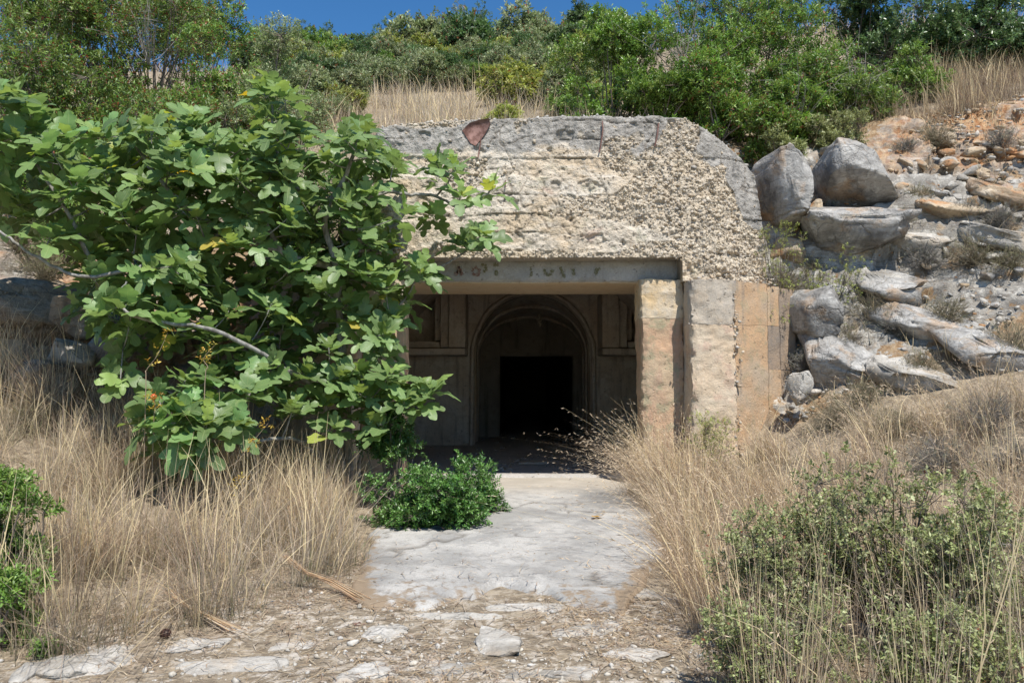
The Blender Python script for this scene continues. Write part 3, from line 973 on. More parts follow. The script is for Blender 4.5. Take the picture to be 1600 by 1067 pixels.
def _core(sgn, cx):
    ang = R(33)
    c_, s_ = math.cos(ang), math.sin(ang)
    V, F = rough_box(2.7, 3.76, 9.60, 9.93, 0.2, ZPT - 0.05, 0.12, 0.004, 3, 80, 0.01,
                     lambda V: np.stack([2.67 + (V[:, 0] - 2.67) * c_ - (V[:, 1] - 9.52) * s_, 9.52 + (V[:, 0] - 2.67) * s_ + (V[:, 1] - 9.52) * c_, V[:, 2]], 1))
    if sgn < 0:
        V = V * np.array([-1, 1, 1]) + np.array([2 * cx, 0, 0])
        F = [f[:, ::-1] for f in F]
    return part('wing_wall', V, F, M['wing_dark'], bunker)


CXB = 0.135
for sgn in (1, -1):
    core = _core(sgn, CXB)
    thing_part = lambda name, parent, core=core: core
    side_walls(sgn, CXB)

rng = np.random.default_rng(64)
jl = []
for (x0, y0, z0, x1, y1, z1, n_) in ((2.14, 9.512, ZP, 2.70, 9.512, ZP, 40), (2.66, 9.512, 0.4, 2.67, 9.512, ZPT, 120),
                                     (2.14, 9.6, ZPT, 3.3, 9.9, ZPT + 0.0, 90)):
    f = rng.random(n_)[:, None]
    jl.append(np.array([x0, y0, z0]) * (1 - f) + np.array([x1, y1, z1]) * f + rng.normal(0, 0.036, (n_, 3)) * np.array([1, 0.1, 1]))
jl = np.concatenate(jl)
Vp, Fp, Cp = pebbles(rng, jl, rng.gamma(4, 0.0032, len(jl)).clip(0.006, 0.028), 0.9, np.array([[0.62, 0.53, 0.42], [0.55, 0.43, 0.31], [0.50, 0.46, 0.41]])[rng.integers(3, size=len(jl))] * rng.uniform(0.8, 1.1, (len(jl), 1)))
part('joint_gravel', Vp, Fp, M['pebble'], bunker, col=Cp, kind='stuff')

# tunnel behind the opening: chamber, arched wall, inner vault, far doorway
CH0, CH1, CHL, CHR = 10.42, 16.4, -2.25, 2.75
ax = (CHL + CHR) / 2


def vault_profile(xl, xr, z0, zs, zc, n=26):
    a = np.linspace(np.pi, 0, n)
    cx = (xl + xr) / 2
    arc = np.stack([cx + (xr - xl) / 2 * np.cos(a), zs + (zc - zs) * np.sin(a)], 1)
    return np.concatenate([[[xl, z0]], [[xl, (z0 + zs) / 2]], arc, [[xr, (z0 + zs) / 2]], [[xr, z0]]])


def extrude_profile(pr, y0, y1, ny, seed, amp=0.012):
    ys = np.linspace(y0, y1, ny)
    V = np.concatenate([np.stack([pr[:, 0], np.full(len(pr), y), pr[:, 1]], 1) for y in ys])
    return V + vec_noise(V, 2.2, amp, seed), grid_faces(len(pr), ny)


def wall_with_hole(xl, xr, z0, z1, y, hole, thick, seed):
    """A cross wall; hole: profile from lower left over the crown to lower right."""
    n = len(hole)
    a = np.linspace(0, 1, n)
    path = np.concatenate([[[xl, z0]], [[xl, z1]], [[xr, z1]], [[xr, z0]]])
    L = np.concatenate([[0], np.cumsum(np.linalg.norm(np.diff(path, axis=0), axis=1))])
    # outline points at the same heights or angles as the hole's points
    out = np.stack([np.interp(a * L[-1], L, path[:, 0]), np.interp(a * L[-1], L, path[:, 1])], 1)
    k = 8
    rows = [hole * (1 - f) + out * f for f in np.linspace(0, 1, k)]
    rows.insert(0, hole)
    V = np.concatenate([np.stack([r_[:, 0], np.full(n, y + (thick if i == 0 else 0)), r_[:, 1]], 1) for i, r_ in enumerate(rows)])
    return V + vec_noise(V, 2.2, 0.01, seed), grid_faces(n, k + 1)


ch = extrude_profile(vault_profile(CHL, CHR, 0.25, 2.15, 3.75), 10.9, CH1, 24, 90)
chamber = part('tunnel_chamber', ch[0], ch[1], M['inner'], bunker, smooth=True)
# side returns between the jambs and the chamber
for x0, x1 in ((1.9, CHR + 0.02), (CHL - 0.02, -1.62)):
    V, F = rough_box(x0, x1, 10.46, 10.95, 0.1, 3.0, 0.15, 0.008, 3, 91, 0.01)
    part('return_wall', V, F, M['inner'], chamber)
xa0, xa1 = P(741, 600, CH1)[0], P(924, 600, CH1)[0]
zs_, zc_ = P(832, 556, CH1)[2], P(832, 459, CH1)[2]
hole = vault_profile(xa0, xa1, 0.25, zs_, zc_, 30)
V, F = wall_with_hole(CHL - 0.1, CHR + 0.1, 0.2, 3.95, CH1 - 0.02, hole, 0.35, 92)
aw = part('arched_wall', V, F, M['inner'], chamber, smooth=False)
xb0, xb1 = P(747, 600, 18.8)[0], P(912, 600, 18.8)[0]
pa = vault_profile(xa0 + 0.02, xa1 - 0.02, 0.25, zs_, zc_ - 0.02, 30)
pb = vault_profile(xb0, xb1, 0.25, P(832, 552, 18.8)[2], P(832, 496, 18.8)[2], 30)
fr_ = np.linspace(0, 1, 14)
V = np.concatenate([np.stack([(pa * (1 - f) + pb * f)[:, 0], np.full(len(pa), CH1 + 0.28 + f * (19.0 - CH1 - 0.28)), (pa * (1 - f) + pb * f)[:, 1]], 1) for f in fr_])
V = V + vec_noise(V, 2.2, 0.02, 93)
part('inner_vault', V, grid_faces(len(pa), 14), M['inner'], chamber, smooth=True)
xd0, xd1, zd = P(781, 600, 18.95)[0], P(896, 600, 18.95)[0], P(838, 556, 18.95)[2]
dh = np.array([[xd0, 0.25], [xd0, 1.0], [xd0, 1.7], [xd0, zd], [(xd0 * 2 + xd1) / 3, zd], [(xd0 + xd1) / 2, zd], [(xd0 + xd1 * 2) / 3, zd], [xd1, zd], [xd1, 1.7], [xd1, 1.0], [xd1, 0.25]])
V, F = wall_with_hole(xb0 - 0.6, xb1 + 0.6, 0.2, 3.6, 18.95, dh, 0.4, 95)
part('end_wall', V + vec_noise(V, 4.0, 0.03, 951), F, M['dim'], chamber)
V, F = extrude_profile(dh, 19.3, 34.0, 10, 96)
part('passage', V, F, M['deep_shade'], chamber)
V, F = rough_box(xd0 - 0.5, xd1 + 0.5, 34.0, 34.3, 0.1, 3.2, 0.4, 0.005, 3, 97, 0.01)
part('passage_end', V, F, M['deep_shade'], chamber)
for y_, pr_, rr_ in ((CH1 - 0.04, vault_profile(xa0 - 0.05, xa1 + 0.05, 0.25, zs_, zc_ + 0.05, 30), 0.05), (17.5, (pa + pb) / 2, 0.045), (18.75, pb, 0.04)):
    q_ = np.stack([pr_[:, 0], np.full(len(pr_), y_), pr_[:, 1]], 1)
    V, F = tube(q_ + vec_noise(q_, 3.0, 0.025, int(y_ * 10)), rr_, 4)
    part('arch_rib', V + vec_noise(V, 8.0, 0.012, 97), F, M['inner'], chamber)
rng = np.random.default_rng(71)
n_ = 420
fx2, fy2 = rng.uniform(-2.0, 2.5, n_), 11.1 + rng.gamma(1.6, 1.6, n_).clip(0, 7.5)
Vp, Fp, Cp = pebbles(rng, np.stack([fx2, fy2, np.full(n_, FLOOR_Z + 0.006)], 1), rng.gamma(1.5, 0.012, n_).clip(0.006, 0.07), 0.6, np.array([[0.45, 0.40, 0.33]]) * rng.uniform(0.6, 1.2, (n_, 1)))
solo('floor_rubble', Vp, Fp, M['pebble'], 'crumbled concrete and grit lying on the dark tunnel floor', 'rubble', col=Cp, kind='stuff', base=np.zeros(3))
# floor with a broken front edge, and the slot let into it
fx_, fy_ = np.linspace(-2.4, 2.9, 90), np.concatenate([np.linspace(STEP_Y - 0.02, 13, 30), np.linspace(13.2, 34.2, 50)])
a, b = np.meshgrid(fx_, fy_)
V = np.stack([a.ravel(), b.ravel(), np.full(a.size, FLOOR_Z)], 1)
V[:, 1] += 0.05 * fbm(V * 3.0, 3, 98) * (V[:, 1] < 11.3)
V[:, 2] += 0.006 * fbm(V * 1.5, 3, 99)
V[:90, 2] = 0.20
V[90:180, 1] = V[:90, 1] + 0.012
V[90:180, 2] -= 0.008
part('tunnel_floor', V, grid_faces(90, len(fy_)), M['floor'], chamber)
sp = P(834, 710, 12.6)
V, F = rough_box(sp[0] - 0.24, sp[0] + 0.24, 12.42, 12.74, FLOOR_Z + 0.004, FLOOR_Z + 0.045, 0.04, 0.004, 6, 100, 0.008)
solo('concrete_cover', V, F, M['pier_up'], 'flat rectangular concrete cover lying on the tunnel floor just inside', 'slab')
# stepped niches high on both sides of the arched wall
for sgn in (-1, 1):
    xo0, xo1 = (CHL - 0.05, xa0 - 0.12) if sgn < 0 else (xa1 + 0.12, CHR + 0.05)
    z0, z1 = zs_ - 0.02, zs_ + 1.25
    y0 = CH1 - 0.95
    bag = Bag()
    inner_x = xo1 if sgn < 0 else xo0
    outer_x = xo0 if sgn < 0 else xo1
    n_b = Bag()
    for (xa_, xb_, ya_, yb_, za_, zb_) in ((outer_x, inner_x, y0, CH1, z0, z0 + 0.14), (inner_x, inner_x - sgn * -0.34, y0 + 0.0, CH1, z0 + 0.14, z1),
                                          (inner_x + sgn * 0.34, inner_x + sgn * 0.52, y0 + 0.16, CH1, z0 + 0.15, z1 - 0.03), (outer_x, inner_x + sgn * 0.52, y0 + 0.18, CH1, z0 + 0.145, z0 + 0.28),
                                          (inner_x + sgn * 0.52, inner_x + sgn * 0.64, y0 + 0.34, CH1, z0 + 0.29, z1 - 0.05)):
        V, F = rough_box(min(xa_, xb_), max(xa_, xb_), ya_, yb_, za_, zb_, 0.09, 0.006, 3, 101, 0.015)
        for f in F:
            n_b.add(V if f is F[0] else np.zeros((0, 3)), f if f is F[0] else f)
    V, F, _ = n_b.get()
    part('niche_frame', V, F, M['inner'], aw)
# the small pale thing that hangs from the crown of the inner arch
hp = P(842, 491, 18.2)
V, F = tube([hp + np.array([0, 0, 0.12]), hp, hp - np.array([0.01, 0, 0.05])], [0.012, 0.012, 0.02], 6)
hl = thing('hanging_lamp', 'small pale broken lamp holder hanging from the crown of the inner arch', 'lamp', hp + np.array([0, 0, 0.12]))
m = NT('pale_enamel')
M['enamel'] = m.surf(m.mix(m.ramp(m.noise(m.pos(), 18.0), 0.4, 0.6), (0.62, 0.57, 0.45), (0.40, 0.33, 0.24)), 0.5)
part('stem', V, F, M['enamel'], hl)
V, F = rock_shape(4, (0.06, 0.06, 0.11), ICO3, 0.9, 4, 0.08)
part('shade', V + hp - np.array([0, 0, 0.12]), F, M['enamel'], hl, smooth=True)
V, F = rock_shape(6, (0.032, 0.032, 0.05), ICO2, 0.9, 3, 0.05)
part('bulb', V + hp - np.array([-0.03, 0.02, 0.24]), F, M['enamel'], hl, smooth=True)

# rusted plate and bars on the head wall
m = NT('rusted_iron')
n = m.noise(m.pos(), 14.0, 5, 0.65)
M['rust'] = m.surf(m.mix(m.ramp(n, 0.38, 0.62), (0.13, 0.065, 0.05), (0.26, 0.15, 0.125)), 0.8, m.bump(n, 0.006), 0.3)


def wall_face_y(u, v):
    i = int(np.argmin((px - u) ** 2 + (pv - v) ** 2))
    return Wv[i, 1]


pl = [(a_, b_ + 8) for a_, b_ in ((722, 196), (734, 184), (750, 179), (764, 177), (766, 186), (757, 203), (743, 220), (735, 216))]
yy = wall_face_y(745, 200) - 0.035
top = np.array([P(a, b, yy) for a, b in pl])
n = len(top)
V = np.concatenate([top, top + np.array([0, 0.07, 0])])
i = np.arange(n)
bmq = np.stack([i, (i + 1) % n, n + (i + 1) % n, n + i], 1)
fan = np.array([[0, k, k + 1] for k in range(1, n - 1)])[:, ::1]
part('rusted_plate', V, [fan, bmq], M['rust'], headwall)
for pts, rr in (([(752, 213), (750, 228), (747, 246)], 0.009), ([(941, 190), (942, 203), (938, 232), (936, 238)], 0.010), ([(1029, 193), (1027, 212), (1023, 229)], 0.011), ([(790, 282), (790, 293)], 0.007)):
    q = np.array([P(a, b, wall_face_y(a, b) - 0.035) for a, b in pts])
    V, F = tube(q, rr, 6)
    part('reinforcing_bar', V, F, M['rust'], headwall)

# ---------------------------------------------------------------- rocks
def rock(name, u, v, y, size, seed, mat, label, group=None, rz=0.0, tilt=(0.0, 0.0), boxy=0.5, cuts=9, ico=None, rough=0.06, strata=0.0, centre=None):
    """A rock whose middle the photograph shows at (u, v); y is its distance."""
    V, F = rock_shape(seed, size, ico, boxy, cuts, rough, strata)
    Rm = (Matrix.Rotation(rz, 3, 'Z') @ Matrix.Rotation(tilt[0], 3, 'X') @ Matrix.Rotation(tilt[1], 3, 'Y'))
    V = V @ np.array(Rm).T
    c = P(u, v, y) if centre is None else np.array(centre)
    return solo(name, V + c, F, mat, label, 'rock', group, smooth=False, base=c + np.array([0, 0, V[:, 2].min()]))


B = 'boulder'
rock(B, 1335, 283, 10.95, (0.50, 0.50, 0.34), 3, M['rock'], 'rounded grey limestone boulder overhanging a dark gap above the flat slab', rz=0.15, tilt=(-0.35, 0.06), boxy=0.4, ico=ICO5, cuts=4)
rock(B, 1327, 366, 10.6, (0.70, 0.55, 0.36), 8, M['rock'], 'big flat-topped grey limestone slab under the overhanging boulder', rz=-0.1, tilt=(0.22, 0.03), boxy=0.3, cuts=1, strata=0.02, ico=ICO5)
rock(B, 1226, 300, 10.7, (0.33, 0.55, 0.47), 12, M['rock'], 'tall grey rock wedged against the right shoulder of the concrete wall', rz=0.3, tilt=(-0.15, 0.05), boxy=0.35, ico=ICO5, cuts=2)
rock(B, 1262, 350, 10.9, (0.13, 0.25, 0.34), 15, M['orange_rock'], 'narrow reddish rock in the dark cleft left of the flat slab', rz=0.3, tilt=(0.1, 0.35))
rock(B, 1232, 392, 10.6, (0.20, 0.25, 0.2), 19, M['orange_rock'], 'small cream and orange rock below the cleft beside the concrete shoulder', rz=0.6)
rock(B, 1350, 572, 9.95, (0.90, 0.75, 0.36), 29, M['rock'], 'broad grey and white limestone outcrop right of the wing wall', rz=0.1, tilt=(0.75, 0.12), boxy=0.35, rough=0.07, strata=0.02, ico=ICO5, cuts=2)
rock(B, 1252, 605, 9.3, (0.13, 0.14, 0.22), 28, M['pale_rock'], 'small upright white rock at the foot of the wing wall end', rz=0.5, tilt=(0.1, 0.25), boxy=0.3, rough=0.12)
rock(B, 1268, 490, 10.0, (0.26, 0.4, 0.34), 27, M['rock'], 'cracked grey rock filling the corner behind the end of the wing wall', rz=0.2, strata=0.03)
rock(B, 1530, 450, 10.9, (1.15, 0.6, 0.42), 31, M['rock'], 'wide smooth grey limestone ledge at the right edge, halfway up', rz=-0.08, tilt=(0.6, 0.14), boxy=0.35, strata=0.02, ico=ICO5, cuts=2)
rock(B, 1455, 420, 10.75, (0.42, 0.4, 0.16), 34, M['pale_rock'], 'pale pinkish rock slab right of the big flat slab', rz=0.1, tilt=(0.4, 0.0), boxy=0.5)
rock(B, 1450, 335, 11.45, (0.42, 0.35, 0.28), 37, M['pale_rock'], 'white weathered rock between dry tufts right of the rounded boulder', rz=0.3, tilt=(0.3, 0.1), strata=0.05)
rock(B, 1500, 560, 10.15, (0.42, 0.4, 0.22), 39, M['dark_rock'], 'dark split rock with broken edges low on the right slope', rz=0.3, tilt=(0.4, 0.3), strata=0.09)
rock(B, 1310, 240, 11.6, (0.3, 0.3, 0.15), 41, M['rock'], 'grey rock top just behind the rounded boulder', rz=0.3)
rock(B, 1500, 262, 12.1, (0.30, 0.3, 0.22), 44, M['orange_rock'], 'orange cream rock with a dark hollow high on the right slope', rz=0.3)
rock(B, 1455, 270, 12.0, (0.24, 0.25, 0.26), 46, M['orange_rock'], 'yellowish rock lump beside the dry orange grass on the right slope', rz=0.8)
rock(B, 1560, 245, 12.3, (0.35, 0.3, 0.2), 48, M['pale_rock'], 'pale blocky rock under the tufts at the upper right edge', rz=0.2, tilt=(0.3, 0.1))
for i, (u, v, y, sx_, sz_, tz_, lab) in enumerate((
        (1420, 372, 11.2, 0.50, 0.13, 0.10, 'thin pale ledge running out right of the rounded boulder'), (1560, 372, 11.4, 0.55, 0.14, 0.14, 'layered ledge at the right edge above the smooth one'),
        (1480, 330, 11.7, 0.50, 0.12, 0.08, 'cream ledge under the orange rocks'), (1575, 310, 12.0, 0.45, 0.13, 0.12, 'cream layered ledge near the upper right edge'),
        (1400, 450, 10.5, 0.55, 0.16, 0.12, 'grey ledge below the right end of the flat slab'), (1310, 470, 10.2, 0.45, 0.16, 0.05, 'grey ledge under the flat slab beside the yellow twigs'),
        (1440, 510, 10.3, 0.60, 0.17, 0.14, 'long grey ledge above the broad outcrop'), (1570, 560, 10.2, 0.60, 0.18, 0.16, 'grey ledge at the right edge low on the slope'),
        (1430, 600, 9.8, 0.45, 0.17, 0.15, 'grey white ledge right of the broad outcrop'))):
    rock('rock_ledge', u, v, y, (sx_, 0.5, sz_ * 1.15), 600 + i * 3, M['orange_rock'] if i in (2, 3) else (M['pale_rock'] if i in (0, 1, 8) else M['rock']), lab, rz=0.08, tilt=(0.45, tz_), boxy=0.25, cuts=2, strata=0.05, rough=0.08, centre=ground_at(u, v) + np.array([0, 0.12, 0.05]))
# left bank, half in the shade of the fig
rock(B, 115, 558, 8.75, (0.24, 0.3, 0.20), 52, M['pale_rock'], 'sunlit grey white rock at the foot of the left bank', rz=0.3)
rock(B, 40, 490, 9.2, (0.75, 0.6, 0.42), 54, M['dark_rock'], 'dark mossy rock mass bulging from the left bank at the picture edge', rz=0.2, tilt=(0.1, 0.1), boxy=0.6, rough=0.1)
rock(B, 120, 500, 9.15, (0.32, 0.4, 0.24), 57, M['dark_rock'], 'brown blocky rock with a flat face in the left bank', rz=0.15, boxy=0.4, cuts=6)
rock(B, 170, 545, 8.9, (0.24, 0.3, 0.22), 59, M['rock'], 'grey rock in the fig shade beside the sunlit white one', rz=0.4)
rock(B, 70, 590, 8.5, (0.28, 0.3, 0.2), 62, M['dark_rock'], 'rough brown rock half sunk in dry grass below the left bank', rz=0.9, rough=0.1)
rock(B, 487, 72, 34.0, (0.8, 0.7, 0.45), 64, M['pale_rock'], 'lone white rock high on the far hillside between shrubs', rz=0.3, ico=ICO3, centre=on_ground((487 - 800) / FPX * 33.0, 33.0, -0.25))

# loose broken stones over the right-hand slope, each a piece of its own
rng = np.random.default_rng(77)
protos = []
for k in range(7):
    V, F = rock_shape(200 + k, (1.0, rng.uniform(0.6, 0.9), rng.uniform(0.35, 0.6)), ICO3, 0.55, 10, 0.07, 0.02)
    protos.append([mesh('broken_stone', V, F, mt, smooth=False) for mt in (M['orange_rock'], M['pale_rock'], M['rock'])])
spots = []
for (u0, u1, v0, v1, n, r0, r1, mi) in ((1400, 1600, 215, 330, 60, 0.06, 0.20, (0, 0, 0, 1)), (1395, 1600, 300, 420, 46, 0.05, 0.16, (0, 1, 1, 2)), (1240, 1420, 410, 540, 30, 0.04, 0.13, (0, 1, 2, 2)),
                                        (1400, 1600, 420, 620, 30, 0.05, 0.14, (1, 2, 2, 0)), (1560, 1600, 800, 860, 8, 0.04, 0.08, (1, 0, 1, 1)), (60, 190, 480, 610, 24, 0.04, 0.12, (1, 2, 0, 0))):
    for _ in range(n):
        spots.append((rng.uniform(u0, u1), rng.uniform(v0, v1), rng.uniform(r0, r1) * rng.uniform(0.6, 1.0), mi[rng.integers(4)]))
kinds = ('orange stained', 'pale cream', 'grey')
ORD = ['first', 'second', 'third', 'fourth', 'fifth', 'sixth', 'seventh', 'eighth', 'ninth', 'tenth', 'eleventh', 'twelfth', 'thirteenth', 'fourteenth', 'fifteenth', 'sixteenth', 'seventeenth', 'eighteenth', 'nineteenth', 'twentieth',
       'twenty-first', 'twenty-second', 'twenty-third', 'twenty-fourth', 'twenty-fifth', 'twenty-sixth', 'twenty-seventh', 'twenty-eighth', 'twenty-ninth', 'thirtieth'] + [f'{t_}-{o_}' for t_ in ('thirty', 'forty', 'fifty', 'sixty', 'seventy') for o_ in ('first', 'second', 'third', 'fourth', 'fifth', 'sixth', 'seventh', 'eighth', 'ninth')]
seen_of = {}
for (u, v, r_, mi) in sorted(spots):
    g = ground_at(u, v)
    o = link('broken_stone', protos[rng.integers(7)][mi], None, tuple(g + np.array([0, 0, r_ * 0.12])))
    o.scale = (r_, r_, r_)
    o.rotation_euler = (rng.normal(0.35, 0.3), rng.normal(0.1, 0.25), rng.uniform(-0.7, 0.7))
    zone = 'in the left bank' if u < 400 else ('at the lower right edge' if v > 700 else ('high on the right slope' if v < 330 else 'low on the right slope'))
    i = seen_of[(mi, zone)] = seen_of.get((mi, zone), -1) + 1
    tag(o, f'broken {kinds[mi]} limestone piece {zone}, {ORD[i]} from the left', 'stone', f'broken {kinds[mi]} stones {zone}')

# flat pale stones let into the trodden ground in front
for (u, v, sx_, sy_, sz_, sd, lab) in (
        (172, 1030, 0.15, 0.30, 0.05, 3, 'cracked pale bedrock patch at the lower left, beside the tall tuft'),
        (112, 1045, 0.16, 0.16, 0.06, 5, 'rounded pale stone at the lower left corner'),
        (40, 1052, 0.10, 0.12, 0.06, 6, 'small pale stone nearest the lower left corner'),
        (778, 1006, 0.14, 0.24, 0.05, 8, 'long pale grey stone patch in front of the path, nearly central'),
        (600, 985, 0.17, 0.24, 0.04, 11, 'pale grey stone patch left of centre below the path edge'),
        (588, 1046, 0.19, 0.14, 0.04, 13, 'flat pale stone at the bottom edge left of centre'),
        (715, 962, 0.42, 0.10, 0.035, 15, 'long thin remnant of pale concrete just below the path edge'),
        (965, 930, 0.40, 0.13, 0.04, 17, 'broken pale concrete edge right of the yellow leaf'),
        (660, 885, 0.30, 0.12, 0.05, 18, 'low pale concrete lump at the left front corner of the path'),
        (350, 1040, 0.34, 0.14, 0.035, 21, 'pale crumbling bedrock strip along the bottom edge at left'),
        (470, 1005, 0.22, 0.12, 0.03, 31, 'thin pale bedrock patch half under straw, left of the central ones'),
        (905, 985, 0.26, 0.13, 0.03, 33, 'thin pale patch right of the long central stone'),
        (690, 1045, 0.24, 0.13, 0.03, 35, 'flat pale patch at the bottom edge near the middle'),
        (870, 1050, 0.28, 0.13, 0.03, 37, 'flat pale patch at the bottom edge right of the middle'),
        (985, 1020, 0.22, 0.14, 0.03, 39, 'flat pale patch beside the dry stalks at lower right'),
        (300, 1008, 0.20, 0.10, 0.03, 41, 'thin pale patch right of the dark cone'),
        (820, 950, 0.30, 0.10, 0.03, 43, 'thin broken concrete patch just below the yellow leaf'),
        (540, 1063, 0.08, 0.08, 0.04, 23, 'small round pale stone at the bottom edge near centre left')):
    g = ground_at(u, v)
    V, F = rock_shape(sd, (sx_, sy_, sz_), ICO4, 0.7, 6, 0.05)
    V[:, :2] *= (1 + 0.35 * fbm(np.concatenate([norm(V[:, :2]) * 1.6, np.zeros((len(V), 1)) + sd], 1), 3, sd))[:, None]
    V[:, 2] += 0.012 * fbm(V * 14, 3, sd)
    solo('flat_stone', V + g + np.array([0, 0, -0.012]), F, M['pale_rock'], lab, 'stone', smooth=True, base=g - np.array([0, 0, 0.03]))

# gravel
rng = np.random.default_rng(21)
n = 5200
gxs = rng.normal(-0.3, 1.35, n).clip(-3.2, 2.6)
gys = 3.4 + rng.gamma(2.2, 0.85, n)
keep = (gys < 9.2) & ~((gys > 5.75) & (np.abs(gxs - 0.1) < 1.05) & (rng.random(n) < 0.86))
gxs, gys = gxs[keep], gys[keep]
dens = fbm(np.stack([gxs * 1.2, gys * 1.2, gxs * 0], 1), 3, 33)
keep = dens + rng.uniform(-0.35, 0.35, len(gxs)) > 0.06
gxs, gys = gxs[keep], gys[keep]
r_ = (rng.gamma(1.1, 0.005, len(gxs)) + 0.004).clip(0.004, 0.045)
r_ = np.where((gys > 5.75) & (np.abs(gxs - 0.1) < 1.1), r_.clip(0, 0.009), r_)
onp = (gys > 5.75) & (np.abs(gxs - 0.1) < 1.1)
gz = np.where(onp, np.interp(gys, [5.0, 5.8, 7.5, 9.0], [0.06, 0.12, 0.215, 0.275]), H(gxs, gys))
pal = np.array([[0.58, 0.54, 0.47], [0.50, 0.45, 0.38], [0.40, 0.34, 0.27], [0.64, 0.61, 0.56]])
cols = pal[rng.choice(4, len(gxs))] * rng.uniform(0.8, 1.1, (len(gxs), 1))
V, F, C = pebbles(rng, np.stack([gxs, gys, gz + r_ * 0.25], 1), r_, 0.65, cols)
solo('gravel', V, F, M['pebble'], 'white limestone gravel scattered over the bare ground before the path', 'gravel', col=C, kind='stuff', base=np.zeros(3))
# rubble on the rocky right slope
n = 2600
us = rng.uniform(1230, 1640, n)
vs_ = rng.uniform(205, 640, n)
xs = rng.uniform(3.2, 8.6, n)
ys_ = rng.uniform(9.3, 13.0, n)
ok = rockness(xs, ys_) > 0.3
xs, ys_ = xs[ok], ys_[ok]
ok = fbm(np.stack([xs * 1.1, ys_ * 1.1, xs * 0], 1), 3, 35) + rng.uniform(-.3, .3, len(xs)) > 0.0
xs, ys_ = xs[ok], ys_[ok]
r_ = (rng.gamma(1.2, 0.014, len(xs)) + 0.008).clip(0.008, 0.08)
pal = np.array([[0.60, 0.56, 0.50], [0.55, 0.42, 0.28], [0.46, 0.26, 0.13], [0.42, 0.41, 0.39]])
cols = pal[rng.choice(4, len(xs), p=[.35, .3, .15, .2])] * rng.uniform(0.8, 1.1, (len(xs), 1))
V, F, C = pebbles(rng, np.stack([xs, ys_, H(xs, ys_) + 0.02], 1), r_, 0.5, cols)
solo('rubble', V, F, M['pebble'], 'loose limestone rubble between the rocks on the right slope', 'rubble', col=C, kind='stuff', base=np.zeros(3))

# ---------------------------------------------------------------- grass
STRAW = np.array([[0.66, 0.50, 0.31], [0.58, 0.43, 0.27], [0.48, 0.35, 0.25], [0.72, 0.60, 0.42], [0.36, 0.27, 0.20], [0.56, 0.48, 0.38], [0.42, 0.36, 0.30]])


def blades(rng, base, h, lean, bend, width, seg=4, cols=None, rootcol=None, curl=0.2):
    """Curved tapering grass blades; one strip of quads each."""
    n = len(base)
    ang = rng.uniform(0, 6.283, n)
    side = np.stack([np.cos(ang), np.sin(ang) * 0.5, np.zeros(n)], 1)
    side = norm(side)
    wob = rng.normal(0, curl, (n, 2))
    V = np.zeros((n, seg + 1, 2, 3))
    C = np.zeros((n, seg + 1, 2, 3))
    for k in range(seg + 1):
        t = k / seg
        p = base.copy()
        p[:, 2] += h * (t - 0.42 * bend * t ** 2.2)
        p[:, :2] += lean * (h * bend * t ** 1.8)[:, None] + wob * (h * t * (1 - 0.5 * t))[:, None] * 0.8
        w = (width * (1 - 0.88 * t ** 1.5))[:, None]
        V[:, k, 0] = p - side * w * 0.5
        V[:, k, 1] = p + side * w * 0.5
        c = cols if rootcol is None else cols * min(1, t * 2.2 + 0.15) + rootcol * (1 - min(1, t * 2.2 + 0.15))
        C[:, k, 0] = C[:, k, 1] = c
    per = (seg + 1) * 2
    q = np.array([[2 * k, 2 * k + 1, 2 * k + 3, 2 * k + 2] for k in range(seg)])
    F = (np.arange(n)[:, None, None] * per + q[None]).reshape(-1, 4)
    tips = V[:, -1].mean(1)
    mid = V[:, -2].mean(1)
    return V.reshape(-1, 3), F, C.reshape(-1, 3), tips, mid


def plumes(rng, tips, mids, n_each, size, col):
    """Loose seed heads near the ends of stalks."""
    n = len(tips) * n_each
    t = rng.uniform(0.1, 1.05, n)[:, None]
    T = np.repeat(tips, n_each, 0)
    Md = np.repeat(mids, n_each, 0)
    d = norm(T - Md)
    p = Md * (1 - t) + T * t
    out = norm(d * 0.9 + rng.normal(0, 0.35, (n, 3)) + np.array([0, 0, -0.25]))
    L = size * rng.uniform(0.5, 1.3, n)[:, None]
    sd = norm(np.cross(out, rng.normal(size=(n, 3)))) * 0.0032
    V = np.stack([p, p + out * L * 0.55 + sd, p + out * L, p + out * L * 0.55 - sd], 1)
    q = np.array([[0, 1, 2], [0, 2, 3]])
    F = (np.arange(n)[:, None, None] * 4 + q[None]).reshape(-1, 3)
    C = np.repeat(col[None] * rng.uniform(0.85, 1.15, (n, 1)), 4, 0)
    return V.reshape(-1, 3), F, C


